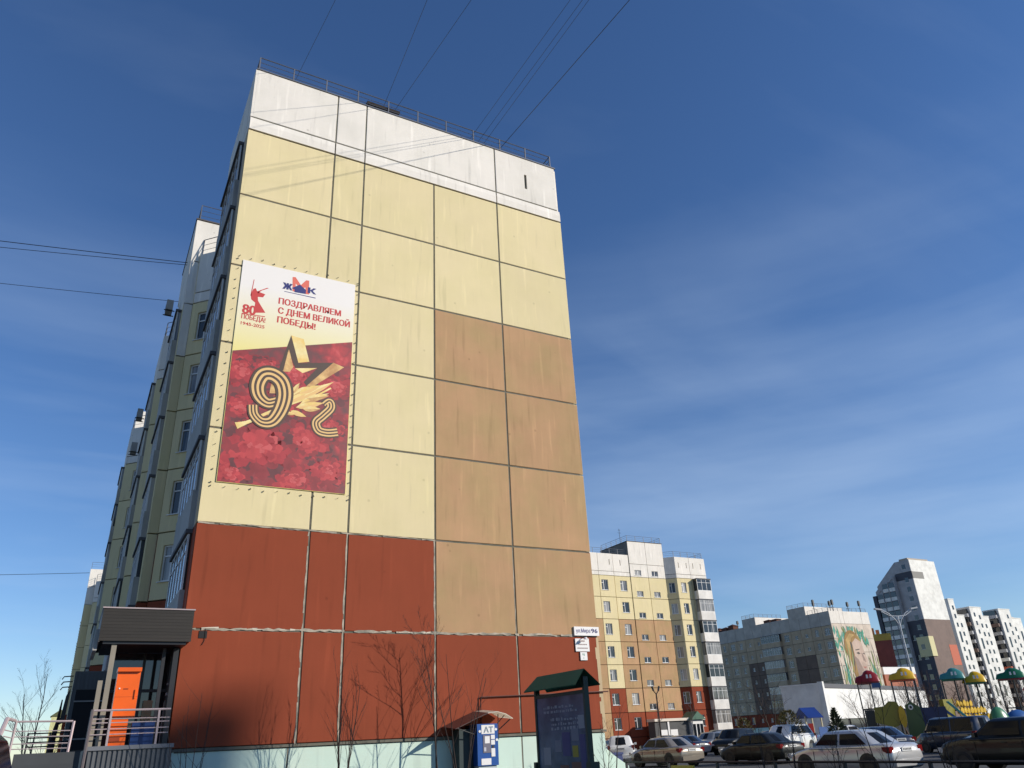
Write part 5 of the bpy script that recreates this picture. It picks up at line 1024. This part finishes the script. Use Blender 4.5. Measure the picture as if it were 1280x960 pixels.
t = thing('climbing_net', 'bright yellow lattice climbing slope on the right of the playground', 'climbing frame', (53.6, 14.6, 0), 0.1); t.scale = (1, 1, 1.1)
rn = random.Random(3)
for k in range(9):
    for q in range(4):
        if rn.random() < 0.18: continue
        x = -1.6+0.44*k; z = 0.9+0.42*q; top = 2.75-0.10*k
        if z > top: continue
        s = 0.30+rn.uniform(-.05, .06); y = -0.15-0.18*(3-q)
        b = MB(); b.extr([(x, z), (x+s, z+0.03), (x+s+0.04, z+s*0.8), (x+s*0.5, z+s+0.05), (x-0.03, z+s*0.7)], y-0.04, y+0.02); b.build('scale_panel', PY, t, fixn=True)
    b = MB(); b.tube([(-1.6+0.44*k, -0.75, 0.7), (-1.5+0.44*k, -0.1, 2.7-0.1*k)], 0.04, 5); b.build('net_bar', mat('dark_yellow_bar', (0.25, 0.15, 0.01)), t)
b = MB(); b.box((-2.9, -0.2, 1.0), (-1.7, 0.1, 2.6)); b.build('side_panel', gloss('olive_play_plastic', (0, 0, 0)), t)
t = thing('play_dome', 'low green and blue moulded dome right of the yellow climbing slope', 'play dome', (56.3, 13.4, 0), -0.3); t.scale = (0.85, 0.85, 0.98)
def dome(root, x, r, h, m):
    b = MB(); n, k = 14, 7; V = [(x+r*cos(2*pi*i/n)*cos(j*pi/2/k), r*0.6*sin(2*pi*i/n)*cos(j*pi/2/k), h*sin(j*pi/2/k)) for j in range(k+1) for i in range(n)]
    b.add(V, [(j*n+i, j*n+(i+1) % n, (j+1)*n+(i+1) % n, (j+1)*n+i) for j in range(k) for i in range(n)]); b.build('shell', m, root, smooth=True)
dome(t, -0.7, 1.2, 2.3, gloss('mid_green_play_plastic', (0.05, 0.19, 0.09))); dome(t, 1.1, 1.7, 2.05, PB)
t = thing('slide', 'dark blue slide and platform between the play towers', 'slide', (48.9, 15.0, 0), -0.9)
b = MB(); b.box((-0.8, -0.4, 0.4), (1.8, 0.4, 2.4)); b.build('platform_side', gloss('navy_play_plastic', (0.015, 0.02, 0.10)), t)
b = MB(); b.extr([(1.8, 2.2), (3.6, 0.5), (3.7, 0.4), (3.7, 0.3), (1.8, 2.0)], -0.4, 0.4); b.build('chute', PB, t, fixn=True)
b = MB(); b.tube([(2.0, -0.5, 2.7), (3.8, -0.5, 0.7)], 0.05, 6); b.tube([(2.0, 0.5, 2.7), (3.8, 0.5, 0.7)], 0.05, 6); b.build('handrail', PT, t)
t = thing('playhouse', 'little playhouse with blue pitched roof and blue side panel behind the white off-roader', 'playhouse', (46.6, 22.4, 0), -0.2); t.scale = (0.9, 0.9, 1.05)
for x in (-0.75, 0.75):
    for y in (-0.6, 0.6): b = MB(); b.box((x-0.05, y-0.05, 0), (x+0.05, y+0.05, 2.15)); b.build('post', mat('pale_yellow_post', (0.55, 0.5, 0.35)), t)
b = MB(); b.extr([(-0.95, 2.1), (0.0, 2.75), (0.95, 2.1), (0.95, 2.04), (-0.95, 2.04)], -0.75, 0.75, ax=0); b.build('roof', gloss('deep_blue_play_plastic', (0.015, 0.04, 0.2)), t, fixn=True)
b = MB(); b.box((-0.6, -0.66, 0.7), (-0.15, -0.6, 1.7)); b.build('window_panel', PR, t)
b = MB(); b.box((0.3, -0.7, 0.2), (1.05, -0.64, 1.45)); b.build('side_panel', gloss('sky_blue_play_plastic', (0.10, 0.18, 0.42)), t)
# ============================================================ low fence along the car park
t = thing('low_fence', 'low black metal rail fence running along the bottom right of the view', 'fence', (0, 0, 0))
for z in (0.90, 0.45): b = MB(); b.tube([(13.05, -0.6, z), (12.5, -18.0, z)], 0.028, 6); b.build('rail', BLACKM, t)
pm = MB(); pm.box((-0.03, -0.03, 0), (0.03, 0.03, 0.91)); pmm = pm.mesh('post', BLACKM)
for k in range(9): y = -0.6-2.1*k; put('post', pmm, t, (13.05+0.0316*(y+0.6), y, 0))
b = MB(); b.box((0, 0, 0), (0.05, 0.95, 0.32)); o = b.build('yellow_sign', mat('yellow_print', (0.55, 0.45, 0.04), 0.5)); o.location = (12.86, -3.9, 0.50); tag(o, 'yellow plate fixed to the low fence below the bronze sedan', 'sign')
# ============================================================ overhead wires
def wire(a, b_, sag, label, r=0.008, grp='overhead wires'):
    a = Vector(a); c = Vector(b_); pts = []
    for i in range(25):
        f = i/24; p = a.lerp(c, f); p.z -= sag*4*f*(1-f); pts.append(p)
    w = MB(); w.tube(pts, r, 4); tag(w.build('overhead_wire', BLACKM), label, 'wire', grp)
def dirpt(x, az, L=85): return (x-sin(radians(az))*L, 0.6-cos(radians(az))*L, 25.0)
wire((5.01, 0.6, 25.0), dirpt(5.01, 3.4), 0.3, 'second wire from the left above the white parapet', grp=None)
wire((5.45, 0.6, 25.0), dirpt(5.45, -5.4), 0.3, 'third wire from the left above the white parapet', grp=None)
wire((8.91, 0.6, 25.0), dirpt(8.91, -1.6), 0.3, 'leftmost of the three close wires above the right half of the roof', grp=None)
wire((9.33, 0.6, 25.05), dirpt(9.33, -1.4), 0.35, 'middle of the three close wires above the right half of the roof', grp=None)
wire((9.6, 0.6, 25.06), dirpt(9.6, -1.0), 0.3, 'rightmost of the three close wires above the right half of the roof', grp=None)
wire((10.37, 0.6, 25.05), dirpt(10.37, -4.3), 0.3, 'rightmost wire running up from the roof, lone and slanting', 0.014, grp=None)
wire((1.53, 0.6, 25.09), dirpt(1.53, -4.9), 0.3, 'faint leftmost wire above the left corner of the roof', 0.007, grp=None)
wire((-0.6, 13.4, 24.0), (-40, 20, 23.9), 0.25, 'upper of the two close wires running left from the side wall', 0.02, grp=None)
wire((-0.6, 13.45, 23.9), (-40, 20.9, 23.6), 0.35, 'lower of the two close wires running left from the side wall', 0.016, grp=None)
wire((-0.6, 16.2, 23.3), (-40, 22, 23.0), 0.3, 'single wire running left below the pair at the side wall', 0.014, grp=None)
wire((-2.55, 101, 25.75), (-48, 113, 25.2), 0.2, 'faint low wire at far left meeting the distant block', 0.03, grp=None)

# ============================================================ parked vehicles
TYRE = mat('tyre_rubber', (0.018, 0.018, 0.018), 0.85); RIMM = mat('alloy_rim', (0.35, 0.35, 0.36), 0.35, metal=0.6); TLR = mat('red_tail_lamp', (0.16, 0.008, 0.008), 0.15, spec=0.8); HLC = mat('clear_head_lamp', (0.55, 0.57, 0.6), 0.1, spec=0.9)
CG = mat('car_glass', (0.010, 0.012, 0.016), 0.08, spec=0.12); TRIM = mat('black_trim', (0.02, 0.02, 0.02), 0.5); PLT = mat('number_plate_white', (0.7, 0.7, 0.68), 0.4)
def wheel_meshes():
    if 'tyre' in CACHE: return
    n = 20; b = MB(); r = 0.315
    prof = [(0.0, r*0.62), (0.0, r*0.93), (0.03, r), (0.17, r), (0.2, r*0.93), (0.2, r*0.62)]
    V = [(x, q*cos(2*pi*i/n), q*sin(2*pi*i/n)) for x, q in prof for i in range(n)]
    b.add(V, [(j*n+i, (j+1)*n+i, (j+1)*n+(i+1) % n, j*n+(i+1) % n) for j in range(5) for i in range(n)]); CACHE['tyre'] = b.mesh('tyre', TYRE, smooth=True)
    m = MB(); m.tube([(0.165, 0, 0), (0.17, 0, 0)], r*0.3, 10)
    for k in range(5):
        a = 2*pi*k/5; u = Vector((0, cos(a), sin(a))); v = Vector((0, -sin(a), cos(a))); X = Vector((0.172, 0, 0))
        m.add([X+u*0.03-v*0.035, X+u*r*0.62-v*0.05, X+u*r*0.62+v*0.05, X+u*0.03+v*0.035], [(0, 1, 2, 3)])
    V = [(0.175, q*cos(2*pi*i/n), q*sin(2*pi*i/n)) for q in (r*0.57, r*0.66) for i in range(n)]
    m.add(V, [(i, n+i, n+(i+1) % n, (i+1) % n) for i in range(n)])
    CACHE['rim'] = m.mesh('rim', RIMM)
    d = MB(); d.tube([(0.10, 0, 0), (0.12, 0, 0)], r*0.62, 16); CACHE['hub'] = d.mesh('brake_disc', BLACKM)
KIND = {  # L, W, H, belt, hood z, boot z, y of: screen base, roof front, roof rear, rear base ; fraction boot
 'sedan': dict(L=4.5, W=1.74, H=1.44, belt=0.93, hood=0.86, boot=1.0, ys=(1.15, 0.45, -0.85, -1.62), wb=2.65),
 'suv': dict(L=4.55, W=1.86, H=1.70, belt=1.08, hood=1.05, boot=1.12, ys=(1.15, 0.55, -1.65, -2.10), wb=2.7),
 'hatch': dict(L=4.2, W=1.78, H=1.55, belt=1.0, hood=0.95, boot=1.05, ys=(1.15, 0.45, -1.35, -1.95), wb=2.6),
 'van': dict(L=4.8, W=1.9, H=2.0, belt=1.15, hood=1.1, boot=1.15, ys=(1.6, 1.05, -2.2, -2.36), wb=3.0),
 'wagon': dict(L=4.8, W=1.88, H=1.60, belt=1.03, hood=1.0, boot=1.05, ys=(1.15, 0.35, -1.75, -2.25), wb=2.8)}
def car(x, y, heading, kind, paint, label, name='parked_car', cat='car', sc=1.0, lights=True):
    wheel_meshes(); K = dict(KIND[kind]); t = thing(name, label, cat, (x, y, 0), -radians(heading), 'vehicles in the car park'); t.scale = (sc, sc, sc)
    L_, W_, H_, bl, hz, bz_, wb = K['L'], K['W'], K['H'], K['belt'], K['hood'], K['boot'], K['wb']; ys = K['ys']; h = L_/2; w = W_/2
    st = [(h, 0.55, 0.62, 0.80), (h-0.05, 0.30, 0.72, 0.90), (h-0.22, 0.20, hz-0.14, 0.96), (h-0.5, 0.19, hz-0.05, 0.99), (ys[0]+0.25, 0.19, hz+0.02, 1.0), (ys[0], 0.19, bl-0.005, 1.0), (ys[1], 0.19, bl, 1.0), (0, 0.19, bl+0.01, 1.0), (ys[2], 0.19, bl+0.03, 1.0), (ys[3], 0.2, bz_-0.01, 0.995), (-h+0.2, 0.22, bz_-0.02, 0.97), (-h+0.05, 0.27, bz_-0.10, 0.92), (-h, 0.45, 0.72 if kind == 'sedan' else bz_-0.25, 0.86)]
    st = [s for i, s in enumerate(st) if i == 0 or s[0] < st[i-1][0]-0.01]
    b = MB(); rings = []
    for (yy, zb, zt, f) in st:
        ww = w*f; q = [(ww*0.88, zb), (ww*0.985, zb+0.08), (ww, zb+(zt-zb)*0.45), (ww*0.985, zb+(zt-zb)*0.72), (ww*0.955, zt-0.06), (ww*0.90, zt-0.012), (ww*0.55, zt+0.01), (0, zt+0.018)]
        rings.append([(a, yy, z) for a, z in q]+[(-a, yy, z) for a, z in reversed(q[:-1])])
    n = len(rings[0]); V = [p for R_ in rings for p in R_]
    F = [(i*n+j, i*n+j+1, (i+1)*n+j+1, (i+1)*n+j) for i in range(len(rings)-1) for j in range(n-1)]+[(i*n+n-1, i*n, (i+1)*n, (i+1)*n+n-1) for i in range(len(rings)-1)]
    F += [tuple(range(n-1, -1, -1)), tuple((len(rings)-1)*n+j for j in range(n))]
    b.add(V, F); b.build('body', paint, t, smooth=True, fixn=True)
    # cabin
    wl, wr = w*0.90, w*0.70
    c = MB(); m_ = 8
    def side_x(z): return wl+(wr-wl)*max(0.0, (z-bl)/(H_-bl))**1.3
    levels = [bl-0.02, bl+(H_-bl)*0.45, H_-0.10, H_-0.03, H_]
    def yf(z): f = (z-bl)/(H_-bl); return ys[0]+(ys[1]-ys[0])*f-0.05*sin(pi*max(0, f))*0
    def yr(z): f = (z-bl)/(H_-bl); return ys[3]+(ys[2]-ys[3])*f
    R2 = []
    for i, z in enumerate(levels):
        xs_ = side_x(min(z, H_-0.06)) - (0, 0, 0, 0.06, 0.22)[i]; fy_ = yf(z)-(0, 0, 0, 0.05, 0.28)[i]; ry_ = yr(z)+(0, 0, 0, 0.05, 0.28)[i]
        R2.append([(xs_, fy_-0.06, z), (xs_*0.8, fy_+0.03, z), (0, fy_+0.07, z), (-xs_*0.8, fy_+0.03, z), (-xs_, fy_-0.06, z), (-xs_, ry_+0.06, z), (-xs_*0.8, ry_-0.02, z), (0, ry_-0.04, z), (xs_*0.8, ry_-0.02, z), (xs_, ry_+0.06, z)])
    n = 10; V = [p for R_ in R2 for p in R_]; c.add(V, [(i*n+j, i*n+(j+1) % n, (i+1)*n+(j+1) % n, (i+1)*n+j) for i in range(len(R2)-1) for j in range(n)]+[tuple((len(R2)-1)*n+j for j in range(n))])
    o = c.build('cabin', paint, t, smooth=True, fixn=True)
    za, zb_ = bl+0.05, H_-0.115; e = 0.012
    def P(yv, z, s): return (s*(side_x(z)+e), yv, z)
    for s in (-1, 1):
        ym = (ys[1]+ys[2])/2+0.05
        for (ya, yb, y2a, y2b) in ((yf(za)-0.18, ym+0.05, yf(zb_)-0.12, ym+0.05), (ym-0.05, yr(za)+0.22, ym-0.05, yr(zb_)+0.16)):
            g = MB(); g.add([P(ya, za, s), P(yb, za, s), P(yb+(y2b-yb)*0.5, (za+zb_)/2, s), P(y2b, zb_, s), P(y2a, zb_, s), P((ya+y2a)/2, (za+zb_)/2, s)], [(0, 1, 2, 5), (5, 2, 3, 4)]); g.build('side_window', CG, t)
        g = MB(); g.tube([(s*(w*0.955+0.012), ys[0], bl-0.075), (s*(w*0.965+0.012), ys[3]+0.3, bl-0.055)], 0.008, 4); g.build('trim_strip', TRIM, t)
        for yy in (ys[1]+0.05-0.45, ys[2]+0.35): g = MB(); g.box((s*w*0.985-0.015, yy-0.09, bl-0.17), (s*w*0.985+0.015, yy+0.09, bl-0.14)); g.build('door_handle', paint, t)
        g = MB(); g.box((s*(w+0.11)-0.09, ys[0]-0.42, bl+0.0), (s*(w+0.11)+0.07, ys[0]-0.30, bl+0.14)); g.build('mirror', paint, t)
        # door seams
        g = MB()
        for yy in (ys[0]-0.2, ym, ys[3]+0.45 if kind != 'sedan' else ys[2]-0.1): g.box((s*w*0.996-0.008, yy-0.006, 0.32), (s*w*0.996+0.006, yy+0.006, bl-0.12))
        g.build('door_seam', TRIM, t)
        for q in (wb/2+0.08, -wb/2+0.0):
            a = MB(); a.tube([(s*(w-0.25), q, 0.34), (s*(w+0.004), q, 0.34)], 0.385, 18); a.build('wheel_arch', TRIM, t)
            wh = bpy.data.objects.new('wheel', CACHE['tyre']); COL.objects.link(wh); wh.parent = t; wh.location = (s*(w-0.185), q, 0.315); wh.scale = (s, 1, 1); put('rim', CACHE['rim'], wh); put('brake_disc', CACHE['hub'], wh)
        g = MB(); g.extr([(s*w*0.55, 0.60), (s*w*0.93, 0.58), (s*w*0.955, 0.74), (s*w*0.62, 0.74)], h-0.20, h-0.015); g.build('headlight', HLC, t, fixn=True)
        if kind == 'sedan': pts = [(s*w*0.66, 0.74), (s*w*0.955, 0.70), (s*w*0.975, 0.89), (s*w*0.74, 0.90)]
        else: pts = [(s*w*0.72, bl-0.28), (s*w*0.96, bl-0.28), (s*w*0.97, bl+0.02), (s*w*0.80, bl+0.02)]
        g = MB(); g.extr(pts, -h+0.02, -h+0.30); g.build('taillight', TLR, t, fixn=True)
    def zscr(f): return bl+(H_-bl)*f
    def row(yfun, z, k, sg): return [(-side_x(z)*k, yfun(z)-sg*0.03+0.0, z), (0, yfun(z)+sg*0.095, z), (side_x(z)*k, yfun(z)-sg*0.03, z)]
    for nm, yfun, sg in (('windscreen', yf, 1), ('rear_window', yr, -1)):
        g = MB(); A = row(yfun, bl+0.05, 0.83, sg); Bm = row(yfun, (bl+H_)/2, 0.83, sg); B_ = row(yfun, H_-0.10, 0.82, sg); g.add(A+Bm+B_, [(0, 1, 4, 3), (1, 2, 5, 4), (3, 4, 7, 6), (4, 5, 8, 7)]); g.build(nm, CG, t)
    g = MB(); g.box((-w*0.5, h-0.03, 0.42), (w*0.5, h+0.012, 0.62)); g.build('grille', TRIM, t)
    g = MB(); g.box((-w*0.8, -h-0.03, 0.30), (w*0.8, -h+0.2, 0.50)); g.build('rear_bumper', paint, t)
    pz = 0.74 if kind == 'sedan' else bl-0.25
    g = MB(); g.box((-0.26, -h-0.025, pz), (0.26, -h-0.01+0.02, pz+0.12)); pl = g.build('number_plate', PLT, t)
    g = MB()
    for k in range(6): g.box((-0.20+0.07*k, -h-0.028, pz+0.03), (-0.16+0.07*k, -h-0.0255, pz+0.09))
    g.build('plate_print', TRIM, pl)
    g = MB(); g.box((-0.26, h+0.012, 0.44), (0.26, h+0.02, 0.55)); g.build('number_plate', PLT, t)
    return t
def paint(n, c, met=0.0): return mat(n, c, 0.28, metal=met, coat=0.8, spec=0.5)
PW = paint('paint_white', (0.72, 0.72, 0.70)); PBR = paint('paint_champagne', (0.27, 0.24, 0.20), 0.35); PS = paint('paint_silver', (0.50, 0.50, 0.50), 0.3); PGY = paint('paint_grey', (0.16, 0.17, 0.18), 0.3); PBK = mat('paint_black', (0.010, 0.011, 0.010), 0.4, coat=0.25, spec=0.3); PDB = paint('paint_dark_blue', (0.012, 0.02, 0.045)); PDG = paint('paint_dark_teal', (0.015, 0.045, 0.055)); PMR = paint('paint_dark_maroon', (0.05, 0.015, 0.015))
car(31.1, 24.9, 36, 'suv', PW, 'white crossover seen from behind beside the mint basement wall', sc=0.96)
car(26.9, 14.93, 0, 'sedan', PBR, 'champagne-grey sedan with dark rear window, left one of the near row')
car(29.6, 10.55, 0, 'sedan', PBK, 'black sedan with red tail lamp and white plate, in the near row')
car(22.6, -1.0, 0, 'sedan', PS, 'light silver sedan with red tail lamp, nearest pale car on the right')
car(46.7, 33.5, 250, 'hatch', PGY, 'grey hatchback facing left behind the champagne sedan')
car(42.0, 25.6, 250, 'suv', PBK, 'dark off-roader facing left behind the black sedan\'s bonnet')
car(42.17, 20.58, 255, 'suv', PW, 'large white off-roader with roof rails, in the second row', sc=1.06)
car(25.7, -5.2, 0, 'wagon', PBK, 'big black wagon filling the lower right corner')
car(12.9, -15.3, 0, 'sedan', PDB, 'dark blue car of which only the bonnet shows at the bottom right corner')
car(40.2, 6.8, 8, 'van', PDB, 'dark blue minivan behind the silver sedan\'s roof', sc=0.86)
car(37.5, 2.4, 60, 'sedan', PGY, 'grey sedan between the silver sedan and the play panel')
car(34.5, 0.2, 300, 'hatch', PDG, 'dark teal hatchback left of the big black wagon')
car(44.5, 49.5, 200, 'hatch', PMR, 'dark maroon car before the sunlit block, behind the white crossover')
car(47.5, 48.0, 200, 'hatch', PBK, 'black car with bright headlights before the block entrance')
car(52.5, 47.0, 240, 'sedan', PGY, 'grey car right of the black one before the block entrance')
car(50.8, 30.5, 260, 'sedan', PDB, 'dark blue car behind the white off-roader\'s bonnet')
car(36.0, 8.5, 20, 'sedan', PDB, 'dark car in front of the small spruce')
car(57.0, 44.0, 250, 'suv', PGY, 'grey off-roader at the right end of the sunlit block')
car(38.6, 27.6, 0, 'sedan', PDB, 'dark blue sedan roof showing behind the champagne sedan')
car(52.5, 25.0, 270, 'hatch', PW, 'small white car far behind, left of the spruce')
car(34.0, 29.5, 200, 'sedan', PW, 'white car with its front lit, behind the white crossover')
t = car(-3.58, -12.3, 5, 'van', PDB, 'dark van of which only the rounded side shows at the bottom left corner')
b = MB(); b.tube([(41.05, 19.5, 1.72), (43.6, 20.3, 1.74)], 0.03, 5); tag(b.build('roof_rail', LM), 'silver roof rail on the white off-roader', 'roof rail')
